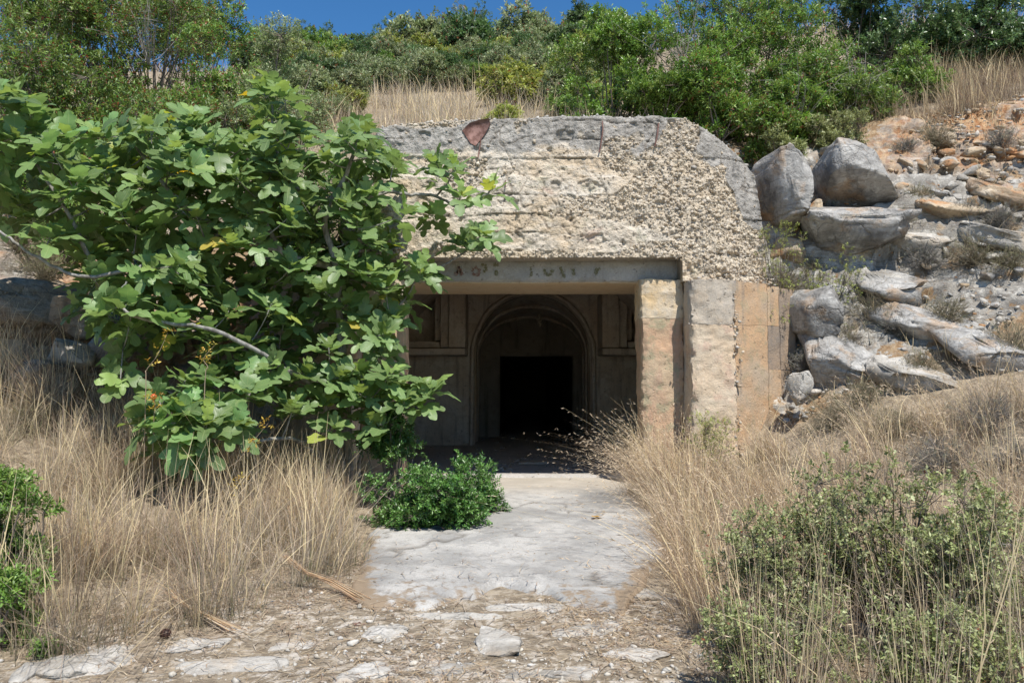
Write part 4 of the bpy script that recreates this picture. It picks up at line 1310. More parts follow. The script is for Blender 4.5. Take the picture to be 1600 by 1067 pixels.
def meadow(name, label, rng, tufts, per, hs, lean_mean, lean_sd, bend, width, spread, pal=STRAW, root=(0.20, 0.19, 0.12), plume=0.0, plume_n=6, seg=4, green=0.0):
    """tufts: base points; every tuft sends up a fan of blades."""
    n = len(tufts)
    cnt = rng.poisson(per, n).clip(3)
    idx = np.repeat(np.arange(n), cnt)
    N = len(idx)
    off = rng.normal(0, 1, (N, 2)) * spread
    bxy = tufts[idx, :2] + off
    base = np.stack([bxy[:, 0], bxy[:, 1], H(bxy[:, 0], bxy[:, 1]) - 0.02], 1)
    th = (rng.uniform(hs[0], hs[1], n) * (1 + 0.45 * fbm(np.stack([tufts[:, 0] * 1.1, tufts[:, 1] * 1.1, tufts[:, 0] * 0], 1), 2, 77)))[idx]
    h = th * rng.beta(2.4, 1.5, N) * 1.15
    tl = rng.normal(0, lean_sd, (n, 2))[idx] + np.asarray(lean_mean)
    lean = tl + off / max(spread, 1e-3) * 0.34 + rng.normal(0, 0.42, (N, 2))
    b = rng.uniform(*bend, N)
    tp = pal[rng.integers(len(pal), size=n)][idx]
    c = (0.6 * tp + 0.4 * pal[rng.integers(len(pal), size=N)]) * rng.uniform(0.5, 1.25, (N, 1))
    if green:
        g = rng.random(N) < green
        c[g] = np.array([0.16, 0.20, 0.09]) * rng.uniform(0.7, 1.3, (g.sum(), 1))
        h[g] *= 0.55
    wd_ = width * rng.uniform(0.55, 1.2, N)
    st = rng.random(N) < 0.07                              # stout pale flowering stems
    wd_[st] *= 1.9
    h[st] = th[st] * rng.uniform(0.9, 1.25, st.sum())
    b[st] *= 0.6
    c[st] = np.array([0.80, 0.66, 0.40]) * rng.uniform(0.8, 1.1, (st.sum(), 1))
    bag = Bag()
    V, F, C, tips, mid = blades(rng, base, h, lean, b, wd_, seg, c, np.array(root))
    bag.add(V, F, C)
    if plume:
        k = np.where((rng.random(N) < plume) & (h > np.median(h)))[0]
        V, F, C = plumes(rng, tips[k], mid[k], plume_n, 0.042, np.array([0.62, 0.50, 0.35]))
        bag.add(V, F, C)
    V, F, C = bag.get()
    return solo(name, V, F, M['grass'], label, 'grass', col=C, kind='stuff', base=np.zeros(3))


def scatter(rng, n, x0, x1, y0, y1, test):
    """Uneven, patchy placing."""
    x, y = rng.uniform(x0, x1, n), rng.uniform(y0, y1, n)
    k = test(x, y) & (fbm(np.stack([x * 1.6, y * 1.6, x * 0], 1), 3, 78) + rng.uniform(-0.4, 0.4, n) > -0.16)
    return np.stack([x[k], y[k]], 1)


rng = np.random.default_rng(31)


def left_edge(y):
    return np.interp(y, [3.5, 4.4, 4.8, 5.2, 5.8, 6.4, 7.2, 8.4, 9.2], [-2.75, -2.5, -2.2, -1.65, -1.35, -1.22, -1.45, -1.7, -1.9])


def right_edge(y):
    return np.interp(y, [3.2, 4.2, 5.0, 6.0, 7.0, 8.0, 8.8, 9.4], [0.95, 0.95, 1.05, 1.25, 1.32, 1.42, 1.55, 2.3])


tl = scatter(rng, 950, -7.5, -1.1, 4.4, 8.9, lambda x, y: (x < left_edge(y) - 0.08) & (np.abs(x) < 0.70 * y + 0.6) & ~((x < -2.5) & (y < 5.7) & (x > -4.5) & (rng.random(len(x)) < 0.7)))
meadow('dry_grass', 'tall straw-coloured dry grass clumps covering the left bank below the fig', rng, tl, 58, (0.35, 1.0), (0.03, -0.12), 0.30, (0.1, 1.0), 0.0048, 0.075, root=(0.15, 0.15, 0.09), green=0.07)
tl2 = scatter(rng, 1300, -7.5, -1.1, 4.4, 8.9, lambda x, y: (x < left_edge(y)) & (np.abs(x) < 0.70 * y + 0.6) & ~((x < -2.5) & (y < 5.5) & (x > -4.5) & (rng.random(len(x)) < 0.5)))
meadow('tangled_grass', 'low tangled dead grass between the tall clumps on the left bank', rng, tl2, 15, (0.25, 0.6), (0.0, -0.2), 0.8, (0.7, 1.9), 0.0040, 0.09, root=(0.22, 0.17, 0.11), green=0.12)
tr = scatter(rng, 2000, 0.9, 7.0, 3.6, 9.3, lambda x, y: (x > right_edge(y) + 0.08) & (x < 0.70 * y + 0.5) & (rng.random(len(x)) < np.where(y < 6.2, 0.55, 0.9)) & ~((x > 3.0) & (y < 5.6)) & ~((x > 3.0) & (y > 8.5 - 0.1 * (x - 3))))
meadow('dry_grass', 'tall straw-coloured dry grass right of the path, leaning towards it', rng, tr, 27, (0.35, 0.9), (-0.32, -0.10), 0.38, (0.25, 1.05), 0.0042, 0.05, plume=0.25, root=(0.20, 0.17, 0.11), green=0.05)
edge = [(x, y) for y in np.arange(5.0, 8.9, 0.09) for x in (right_edge(y) + rng.uniform(0.0, 0.25),)]
edge += [(rng.normal(1.62, 0.16), rng.uniform(8.2, 9.4)) for _ in range(60)]
meadow('feathery_grass', 'pale feathery grass arching over the right edge of the concrete path', rng, np.array(edge), 32, (0.55, 1.0), (-0.48, -0.15), 0.25, (0.4, 1.0), 0.004, 0.05, plume=0.4, plume_n=6, root=(0.24, 0.20, 0.14))
tf = scatter(rng, 300, 0.9, 3.2, 3.3, 4.7, lambda x, y: (x > right_edge(y) + 0.1) & (x < 0.66 * y + 0.2))
meadow('dry_stalks', 'thin upright dry stalks among the pale green shrub at the lower right', rng, tf, 13, (0.5, 1.05), (-0.05, 0.0), 0.2, (0.05, 0.5), 0.0036, 0.09, root=(0.26, 0.20, 0.13))
th_ = scatter(rng, 1500, -6, 5.0, 11.3, 22, lambda x, y: (np.abs(x) < 0.6 * y) & ((x < 1.5 + 0.02 * y) | (y > 16)) & (x > -0.27 * y - 0.2))
meadow('hill_grass', 'pale dry grass on the slope just above the concrete wall', rng, th_, 22, (0.25, 0.8), (0.0, -0.05), 0.4, (0.1, 1.0), 0.008, 0.12, STRAW * np.array([1.05, 1.1, 1.15]), seg=3, green=0.12, root=(0.30, 0.23, 0.14))
tq = scatter(rng, 900, 4.6, 9.5, 11.9, 14.5, lambda x, y: (x < 0.68 * y) & (y > 12.0 + 0.10 * (x - 5)))
meadow('slope_grass', 'brown dry grass along the top of the rocky right slope', rng, tq, 24, (0.3, 0.7), (-0.25, -0.15), 0.25, (0.2, 0.9), 0.006, 0.09, np.array([[0.36, 0.27, 0.18], [0.30, 0.23, 0.17], [0.42, 0.33, 0.22]]), seg=3, root=(0.14, 0.12, 0.09))
ts_ = scatter(rng, 420, 3.3, 8.6, 9.0, 12.4, lambda x, y: (x < 0.7 * y) & (fbm(np.stack([x * 2.4, y * 2.4, x * 0], 1), 2, 79) > 0.0))
meadow('slope_tufts', 'thin dry grass growing in the cracks of the rocky right slope', rng, ts_, 20, (0.15, 0.45), (-0.1, -0.25), 0.4, (0.2, 1.2), 0.0045, 0.05, np.array([[0.46, 0.37, 0.25], [0.38, 0.30, 0.21], [0.54, 0.44, 0.30]]), seg=3, root=(0.16, 0.13, 0.09), green=0.1)
tfar = scatter(rng, 1500, -26, 24, 20, 46, lambda x, y: np.abs(x) < 0.68 * y)
meadow('far_grass', 'thin dry grass between the shrubs on the far hillside', rng, tfar, 16, (0.5, 1.0), (0.0, 0.0), 0.2, (0.1, 0.6), 0.022, 0.35, seg=2, root=(0.24, 0.20, 0.12))

# straw and dead leaves lying on the bare ground
n = 30000
xs = rng.uniform(-3.6, 2.7, n)
ys_ = 3.3 + rng.gamma(2.2, 1.0, n)
onp = (ys_ > 5.75) & (xs > -1.0) & (xs < 1.15)
w = fbm(np.stack([xs * 1.4, ys_ * 1.4, xs * 0], 1), 3, 55) + rng.uniform(-0.4, 0.4, n)
k = (ys_ < 9.0) & np.where(onp, rng.random(n) < 0.12, w > -0.12)
xs, ys_, onp = xs[k], ys_[k], onp[k]
n = len(xs)
a = rng.uniform(0, 6.283, n)
L = rng.gamma(2.5, 0.035, n).clip(0.02, 0.32)
z0 = np.where(onp, np.interp(ys_, [5.0, 5.8, 7.5, 9.0], [0.06, 0.12, 0.215, 0.275]) + 0.016, H(xs, ys_) + rng.uniform(0.002, 0.022, n))
A = np.stack([xs, ys_, z0], 1)
d = np.stack([np.cos(a), np.sin(a), rng.normal(0.02, 0.06, n)], 1) * L[:, None]
mid = A + d * 0.5 + np.stack([rng.normal(0, 0.12, n) * L, rng.normal(0, 0.12, n) * L, rng.uniform(0, 0.10, n) * L], 1)
end = A + d
sd = np.stack([-np.sin(a), np.cos(a), np.zeros(n)], 1) * rng.uniform(0.0012, 0.0028, n)[:, None]
V = np.stack([A - sd, A + sd, mid - sd, mid + sd, end - sd * 0.5, end + sd * 0.5], 1)
F = (np.arange(n)[:, None, None] * 6 + np.array([[0, 1, 3, 2], [2, 3, 5, 4]])[None]).reshape(-1, 4)
C = np.repeat(STRAW[rng.integers(7, size=n)] * rng.uniform(0.6, 1.05, (n, 1)), 6, 0)
solo('straw_litter', V.reshape(-1, 3), F, M['grass'], 'broken straw and twigs lying on the bare ground in front', 'litter', col=C, kind='stuff', base=np.zeros(3))


def bundle(name, pts, n, spread, label, seed, rad=0.003):
    rng = np.random.default_rng(seed)
    bag = Bag()
    q = np.array(pts)
    for _ in range(n):
        o0, o1 = rng.normal(0, spread, 3), rng.normal(0, spread * 2.2, 3)
        o0[2], o1[2] = abs(o0[2]) * 0.6, abs(o1[2]) * 0.6
        f = np.linspace(0, 1, len(q))[:, None]
        V, F = tube(q + o0 * f + o1 * (1 - f), rad * np.linspace(1, 0.5, len(q)), 3)
        bag.add(V, F, STRAW[rng.integers(6)] * rng.uniform(0.95, 1.25))
    V, F, C = bag.get()
    solo(name, V, F, M['grass'], label, 'grass', col=C, kind='stuff', base=np.array(pts[-1]))


def gp(u, v, up=0.0):
    return ground_at(u, v) + np.array([0, 0, up])


bundle('bent_stalks', [gp(570, 945, 0.03), gp(520, 925, 0.07), P(480, 895, 5.75), P(445, 868, 5.8)], 16, 0.016, 'sheaf of pale bent grass stalks lying at the left front of the path', 1)
bundle('bent_stalks', [gp(360, 992, 0.02), gp(320, 975, 0.04), P(285, 945, 5.15), P(262, 925, 5.2)], 14, 0.018, 'sheaf of fallen stalks under the left grass near the dark cone', 2)

# ---------------------------------------------------------------- shrubs
GREEN = {
    'mastic': np.array([[0.085, 0.15, 0.032], [0.11, 0.17, 0.04], [0.07, 0.125, 0.03], [0.14, 0.19, 0.055]]),
    'bright': np.array([[0.085, 0.155, 0.028], [0.11, 0.18, 0.038], [0.07, 0.125, 0.026], [0.14, 0.19, 0.05]]),
    'dense': np.array([[0.05, 0.115, 0.022], [0.07, 0.14, 0.03], [0.04, 0.09, 0.022], [0.09, 0.165, 0.042]]),
    'oak': np.array([[0.05, 0.088, 0.03], [0.065, 0.105, 0.04], [0.08, 0.115, 0.05], [0.04, 0.07, 0.028]]),
    'olive': np.array([[0.12, 0.15, 0.065], [0.155, 0.18, 0.09], [0.10, 0.13, 0.055], [0.19, 0.21, 0.12]]),
    'sage': np.array([[0.165, 0.185, 0.075], [0.19, 0.21, 0.09], [0.135, 0.155, 0.06], [0.22, 0.235, 0.12]]),
    'broom': np.array([[0.17, 0.20, 0.05], [0.21, 0.24, 0.06], [0.14, 0.17, 0.045], [0.25, 0.25, 0.09]]),
    'dry': np.array([[0.26, 0.22, 0.15], [0.22, 0.19, 0.14], [0.30, 0.25, 0.17], [0.20, 0.19, 0.12]]),
    'ashen': np.array([[0.20, 0.19, 0.17], [0.25, 0.23, 0.20], [0.17, 0.16, 0.15], [0.28, 0.26, 0.23]]),
}
for _k in GREEN:
    if _k not in ('dry', 'ashen'):
        GREEN[_k] = GREEN[_k] * 1.6
RED = np.array([[0.24, 0.085, 0.045], [0.30, 0.12, 0.06], [0.20, 0.09, 0.05]])


def leaf_cloud(rng, lobes, n_sprig, per, L, leaf, pal, red=0.0, up=0.5, ragged=0.7, shell=0.5, tone=0.3):
    """Sprigs of small leaves through the outer part of every lobe; returns mesh data and the sprigs' feet and tips."""
    lobes = np.asarray(lobes, float)
    w = (lobes[:, 3] * lobes[:, 4] + lobes[:, 4] * lobes[:, 5] + lobes[:, 3] * lobes[:, 5])
    li = rng.choice(len(lobes), n_sprig, p=w / w.sum())
    d = norm(rng.normal(size=(n_sprig, 3)) + np.array([0, 0, 0.25]))
    bump = 1 + ragged * fbm(d * 2.6 + li[:, None] * 5.3, 3, 5)
    r = (shell + (1 - shell) * np.sqrt(rng.random(n_sprig))) * bump
    c = lobes[li, :3]
    p = c + d * lobes[li, 3:6] * r[:, None]
    ax_ = norm(d * 0.8 + np.array([0, 0, up]) + rng.normal(0, 0.35, (n_sprig, 3)))
    tips = p + ax_ * L * rng.uniform(0.6, 1.3, n_sprig)[:, None]
    N = n_sprig * per
    si = np.repeat(np.arange(n_sprig), per)
    t = np.tile(np.linspace(0.12, 1.0, per), n_sprig) + rng.uniform(-0.06, 0.06, N)
    phi = np.tile(np.arange(per) * 2.4, n_sprig) + np.repeat(rng.uniform(0, 6.28, n_sprig), per)
    A = ax_[si]
    ref = norm(np.cross(A, np.array([0.31, 0.95, 0.05]) + 0 * A))
    ref2 = np.cross(A, ref)
    rad = ref * np.cos(phi)[:, None] + ref2 * np.sin(phi)[:, None]
    b = p[si] * (1 - t[:, None]) + tips[si] * t[:, None]
    ld = norm(rad * 0.95 + A * (0.25 + 0.6 * t[:, None]) + rng.normal(0, 0.22, (N, 3)) + np.array([0, 0, 0.1]))
    nn = norm(np.array([0.1, -0.15, 0.9]) + A * 0.4 + rng.normal(0, 0.5, (N, 3)))
    sd = norm(np.cross(ld, nn))
    nn = np.cross(sd, ld)
    ll = leaf[0] * rng.uniform(0.65, 1.25, N)[:, None]
    ww = leaf[1] * rng.uniform(0.7, 1.2, N)[:, None] * 0.5
    fold = ww * 0.35
    V = np.stack([b, b + ld * ll * 0.5 + sd * ww + nn * fold, b + ld * ll - nn * ll * 0.08, b + ld * ll * 0.5 - sd * ww + nn * fold], 1)
    F = (np.arange(N)[:, None, None] * 4 + np.array([[0, 1, 2], [0, 2, 3]])[None]).reshape(-1, 3)
    sc = pal[rng.integers(len(pal), size=n_sprig)] * (1 + tone * rng.normal(0, 0.6, (n_sprig, 1))).clip(0.45, 1.7)
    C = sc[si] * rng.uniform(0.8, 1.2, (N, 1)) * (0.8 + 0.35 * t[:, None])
    if red:
        k = rng.random(N) < red
        C[k] = RED[rng.integers(3, size=k.sum())]
    return V.reshape(-1, 3), F, np.repeat(C, 4, 0), c, p, tips, li


BARK = np.array([0.17, 0.145, 0.12])


def shrub_data(seed, lobes, base, n_sprig, per, L, leaf, pal, red=0.0, twig=0.0016, stems=True, bark=BARK, **kw):
    rng = np.random.default_rng(seed)
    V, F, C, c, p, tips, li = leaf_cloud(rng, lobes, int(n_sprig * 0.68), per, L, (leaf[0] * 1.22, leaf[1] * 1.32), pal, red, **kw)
    bag = Bag()
    lobes = np.asarray(lobes, float)
    base = np.asarray(base, float)
    if stems:
        for lb in lobes:
            mid = (base + lb[:3]) / 2 + rng.normal(0, 0.10, 3) * np.linalg.norm(lb[:3] - base)
            tt = np.linspace(0, 1, 7)[:, None]
            q = (1 - tt) ** 2 * (base + rng.normal(0, 0.04, 3) * np.array([1, 1, 0])) + 2 * tt * (1 - tt) * mid + tt ** 2 * lb[:3]
            r0 = 0.012 + 0.018 * float(np.mean(lb[3:6]))
            v, f = tube(q, np.linspace(r0, r0 * 0.4, 7), 5)
            bag.add(v, f, bark * rng.uniform(0.8, 1.3))
        m_ = (c + (p - c) * 0.55 + rng.normal(0, 0.04, c.shape) * lobes[li, 3:6])
        k = rng.random(len(p)) < 0.22
        v, f = sticks(c[k], m_[k], twig * 3.0, twig * 2.0)
        bag.add(v, f, bark * 1.1)
        v, f = sticks(m_[k], p[k], twig * 2.0, twig * 1.2)
        bag.add(v, f, bark * 1.2)
    k = rng.random(len(p)) < 0.5
    v, f = sticks(p[k], tips[k], twig * 1.2, twig * 0.6)
    bag.add(v, f, bark * 1.25)
    return (V, F, C), bag.get()


def shrub(name, label, cat, seed, centre, lobes, n_sprig, per, L, leaf, pal, mat='leaf', group=None, base=None, **kw):
    """lobes are relative to the centre; the base is where the stems leave the ground."""
    centre = np.asarray(centre, float)
    lobes = np.array([[centre[0] + l[0], centre[1] + l[1], centre[2] + l[2], *l[3:6]] for l in lobes])
    if base is None:
        base = on_ground(centre[0], centre[1], 0.05)
    (V, F, C), (tv, tf, tc) = shrub_data(seed, lobes, base, n_sprig, per, L, leaf, pal, **kw)
    t_ = thing(name, label, cat, base, group)
    part('branches', tv, tf, M['twig'], t_, col=tc, kind='stuff')
    part('foliage', V, F, M[mat], t_, col=C, kind='stuff')
    return t_


def blob(rng, n, rx, ry, rz, r0, r1, low=-0.3):
    """A handful of overlapping lobes filling an ellipsoid."""
    out = []
    for _ in range(n):
        d = norm(rng.normal(size=3))
        k = rng.uniform(0.25, 0.9)
        z = max(d[2] * rz * k, low * rz)
        r = rng.uniform(r0, r1)
        out.append([d[0] * rx * k, d[1] * ry * k, z, r * rng.uniform(0.9, 1.25), r * rng.uniform(0.85, 1.15), r * rng.uniform(0.7, 1.0)])
    return out


def px_shrub(name, label, seed, u, v, y, wpx, hpx, n_lobe, n_sprig, per, L, leaf, kind, mat='leaf', cat='shrub', depth=None, lobe=(0.20, 0.40), base_dy=0.0, **kw):
    rng = np.random.default_rng(seed)
    c = P(u, v, y)
    rx, rz = wpx / FPX * y, hpx / FPX * y
    ry = depth or (rx + rz) / 2
    m_ = min(rx, rz)
    lobes = blob(rng, n_lobe * 2, rx * 0.95, ry * 0.8, rz * 0.95, m_ * lobe[0], m_ * lobe[1], -0.7)
    for l in lobes[::2]:                                   # part of the foliage reaches down to the ground
        gl = float(H(c[0] + l[0], c[1] + l[1])[0]) - c[2] + 0.5 * l[5]
        if l[2] > gl and gl > -1.6 * rz:
            l[2] = gl + (l[2] - gl) * rng.uniform(0.0, 0.6)
    gz = on_ground(c[0], c[1] + base_dy, 0.05)
    if gz[2] > c[2] - rz * 0.3:
        gz[2] = min(gz[2], c[2])
    return shrub(name, label, cat, seed, c, lobes, n_sprig, per, L, leaf, GREEN[kind], mat, base=gz, **kw)


# upper left thicket behind the fig
px_shrub('mastic_shrub', 'dense green mastic shrub with reddish seed heads filling the upper left corner', 301, 85, 130, 12.2, 175, 150, 12, 3000, 11, 0.13, (0.062, 0.020), 'mastic', red=0.10)
px_shrub('mastic_shrub', 'broad reddish-tipped mastic shrub behind the top of the fig', 302, 265, 190, 11.8, 150, 125, 11, 2800, 11, 0.13, (0.058, 0.019), 'mastic', red=0.13)
px_shrub('mastic_shrub', 'mastic shrub at the far left edge just above the fig leaves', 303, 10, 270, 11.0, 120, 110, 8, 1700, 10, 0.12, (0.055, 0.019), 'mastic', red=0.06)
px_shrub('tall_shrub', 'thin-crowned tall shrub with bare grey stems against the sky at upper left', 304, 245, 25, 14.0, 150, 95, 11, 1500, 9, 0.16, (0.06, 0.02), 'mastic', red=0.12, ragged=0.8)
px_shrub('tall_shrub', 'tall bushy shrub cut by the top left corner of the picture', 305, 60, -20, 14.5, 160, 110, 10, 1900, 10, 0.15, (0.065, 0.021), 'mastic', red=0.06)
px_shrub('olive_shrub', 'grey-green small-leaved shrub right of the mastic thicket below the sky', 306, 430, 120, 13.0, 85, 100, 10, 2300, 10, 0.11, (0.036, 0.017), 'olive', ragged=0.6)
px_shrub('olive_shrub', 'loose grey-green shrub behind the tallest fig shoot', 307, 375, 225, 11.6, 95, 85, 9, 1900, 10, 0.11, (0.034, 0.017), 'olive', red=0.05)
px_shrub('olive_shrub', 'pale speckled shrub at the left end of the hillside grass', 308, 490, 190, 12.4, 60, 62, 7, 1200, 9, 0.10, (0.034, 0.016), 'olive', red=0.08)
px_shrub('mastic_shrub', 'shaded mastic shrub deep behind the middle of the fig', 309, 170, 330, 10.6, 190, 80, 11, 1700, 10, 0.12, (0.055, 0.019), 'mastic', red=0.05)
px_shrub('mastic_shrub', 'dark shrub behind the fig left of the concrete wall', 310, 440, 330, 10.4, 95, 110, 9, 1300, 10, 0.12, (0.055, 0.019), 'dense')
# right-hand thicket
px_shrub('round_shrub', 'glossy bright green shrub just above the right half of the concrete wall', 320, 960, 95, 13.2, 85, 100, 10, 2700, 11, 0.12, (0.052, 0.022), 'bright', 'waxy')
px_shrub('round_shrub', 'large green shrub with bare twigs above the right shoulder of the wall', 321, 1100, 50, 14.2, 130, 120, 12, 3000, 11, 0.14, (0.06, 0.021), 'mastic', red=0.05)
px_shrub('mastic_shrub', 'bright mastic shrub spilling over the right shoulder of the concrete', 322, 1120, 150, 12.2, 110, 68, 10, 2300, 11, 0.12, (0.058, 0.019), 'bright', red=0.06)
px_shrub('mastic_shrub', 'wide mastic shrub in the middle of the right-hand thicket', 323, 1265, 95, 13.4, 140, 110, 12, 3000, 11, 0.14, (0.062, 0.021), 'mastic', red=0.04)
px_shrub('holm_oak', 'dark holm oak in shade behind the mastic at the upper right', 324, 1440, 60, 15.4, 145, 115, 12, 3200, 11, 0.15, (0.06, 0.032), 'oak', 'waxy')
px_shrub('holm_oak', 'dark holm oak in the upper right corner above the dry grass', 325, 1580, 50, 15.0, 100, 130, 10, 2400, 11, 0.15, (0.06, 0.032), 'oak', 'waxy')
px_shrub('mastic_shrub', 'low yellow-green mastic shrub between the shoulder and the boulders', 326, 1190, 200, 11.9, 80, 42, 8, 1500, 11, 0.11, (0.055, 0.018), 'bright', red=0.10)
px_shrub('sage_shrub', 'low pale green sage cushion on top of the rounded boulder', 327, 1320, 208, 11.9, 62, 34, 7, 1100, 9, 0.08, (0.036, 0.017), 'sage')
px_shrub('sage_shrub', 'small pale green sage cushion left of the rounded boulder', 328, 1225, 225, 11.5, 42, 26, 6, 700, 9, 0.07, (0.034, 0.016), 'sage')
px_shrub('mastic_shrub', 'straggling mastic shrub with dead twigs above the sage cushion', 329, 1330, 150, 12.6, 75, 50, 7, 1000, 10, 0.12, (0.06, 0.02), 'mastic')
px_shrub('holm_oak', 'oak foliage closing the gap between the two upper right thickets', 330, 1350, 10, 15.6, 90, 70, 7, 1500, 11, 0.15, (0.06, 0.03), 'oak')


px_shrub('mastic_shrub', 'green shrub hanging over the wall top below the bare twigs', 331, 1030, 150, 12.3, 90, 40, 6, 1300, 11, 0.11, (0.055, 0.019), 'bright')
px_shrub('round_shrub', 'green shrub at the top edge between the two right-hand thickets', 332, 1190, 20, 14.8, 110, 80, 6, 1600, 11, 0.14, (0.06, 0.021), 'mastic')
px_shrub('mastic_shrub', 'shaded mastic shrub under the dark holm oak', 333, 1395, 130, 13.4, 70, 60, 6, 1300, 10, 0.12, (0.06, 0.021), 'mastic')
px_shrub('mastic_shrub', 'mastic shrub at the lower middle of the right-hand thicket', 334, 1240, 165, 12.4, 90, 45, 6, 1500, 11, 0.12, (0.058, 0.02), 'bright', red=0.05)
px_shrub('mastic_shrub', 'mastic shrub between the upper left corner and the grey stems', 335, 150, 60, 13.2, 120, 90, 7, 1700, 11, 0.13, (0.06, 0.02), 'mastic', red=0.1)
px_shrub('tall_shrub', 'leafy backdrop shrub behind the thin grey stems at upper left', 337, 170, 10, 15.5, 190, 90, 9, 2200, 10, 0.15, (0.065, 0.021), 'mastic', red=0.08)
px_shrub('tall_shrub', 'dense shrub at the far top left behind the others', 338, 30, 30, 17.0, 170, 90, 8, 1700, 10, 0.16, (0.075, 0.025), 'mastic', red=0.05)
px_shrub('tall_shrub', 'dense shrub behind the right side of the bare grey stems', 339, 300, 45, 17.0, 120, 70, 8, 1500, 10, 0.16, (0.075, 0.025), 'mastic', red=0.08)
px_shrub('mastic_shrub', 'mastic shrub just below the skyline left of the grey-green one', 336, 345, 120, 13.0, 80, 80, 6, 1500, 10, 0.12, (0.055, 0.019), 'mastic', red=0.12)


def dead_twigs(label, seed, u, v, y, r_px, n, group=None):
    rng = np.random.default_rng(seed)
    c = P(u, v, y)
    base = c + np.array([0.1, 0.2, -r_px / FPX * y])
    bag = Bag()
    for _ in range(n):
        e = c + rng.normal(0, 0.6, 3) * r_px / FPX * y
        mid = (base + e) / 2 + rng.normal(0, 0.12, 3)
        tt = np.linspace(0, 1, 6)[:, None]
        q = (1 - tt) ** 2 * base + 2 * tt * (1 - tt) * mid + tt ** 2 * e + rng.normal(0, 0.01, (6, 3))
        V, F = tube(q, np.linspace(0.008, 0.002, 6), 4)
        bag.add(V, F, np.array([0.36, 0.33, 0.30]) * rng.uniform(0.7, 1.1))
        for _k in range(4):
            i = rng.integers(2, 6)
            e2 = q[i] + rng.normal(0, 0.16, 3)
            V, F = sticks(q[i][None], e2[None], 0.003, 0.001)
            bag.add(V, F, np.array([0.34, 0.31, 0.28]))
    V, F, C = bag.get()
    solo('dead_branches', V, F, M['twig'], label, 'branches', group, col=C, kind='stuff', base=base)


dead_twigs('bare grey twigs tangled above the right half of the concrete wall', 1, 1060, 45, 13.0, 55, 26)
dead_twigs('bare curly twigs hanging in the right-hand thicket above the boulders', 2, 1335, 112, 12.3, 36, 22)
dead_twigs('bare grey twigs low in the right-hand thicket over the shoulder', 3, 1240, 150, 12.2, 45, 18)
dead_twigs('thin grey stems standing against the sky at upper left', 4, 215, 40, 13.2, 55, 16)

# shrub by the path and at the picture's lower corners
px_shrub('green_shrub', 'dense bright green shrub spilling over the left edge of the path', 340, 676, 780, 7.7, 118, 66, 18, 4300, 11, 0.075, (0.030, 0.013), 'dense', 'waxy', twig=0.0011, depth=0.75, ragged=1.1)
px_shrub('green_shrub', 'low tip of the green shrub nearest the path centre', 341, 757, 772, 8.3, 34, 27, 5, 480, 11, 0.07, (0.028, 0.012), 'dense', 'waxy', lobe=(0.4, 0.6), twig=0.0011)
px_shrub('green_shrub', 'upper part of the green shrub under the fig beside the opening', 342, 612, 690, 8.4, 58, 44, 9, 1100, 10, 0.07, (0.030, 0.013), 'dense', 'waxy', twig=0.0011)
px_shrub('green_shrub', 'bright green shrub at the left edge beside the tall dry grass', 343, 8, 800, 5.3, 75, 85, 10, 1300, 11, 0.07, (0.032, 0.012), 'bright', twig=0.0011)
px_shrub('green_shrub', 'shaded green shrub in the lower left corner', 344, 5, 935, 4.7, 70, 60, 8, 800, 10, 0.06, (0.028, 0.011), 'bright', twig=0.0011)
px_shrub('seedling', 'tiny green seedling beside a white stone at lower left', 345, 65, 1010, 4.55, 22, 18, 4, 90, 8, 0.04, (0.022, 0.011), 'bright', cat='plant', twig=0.0008)


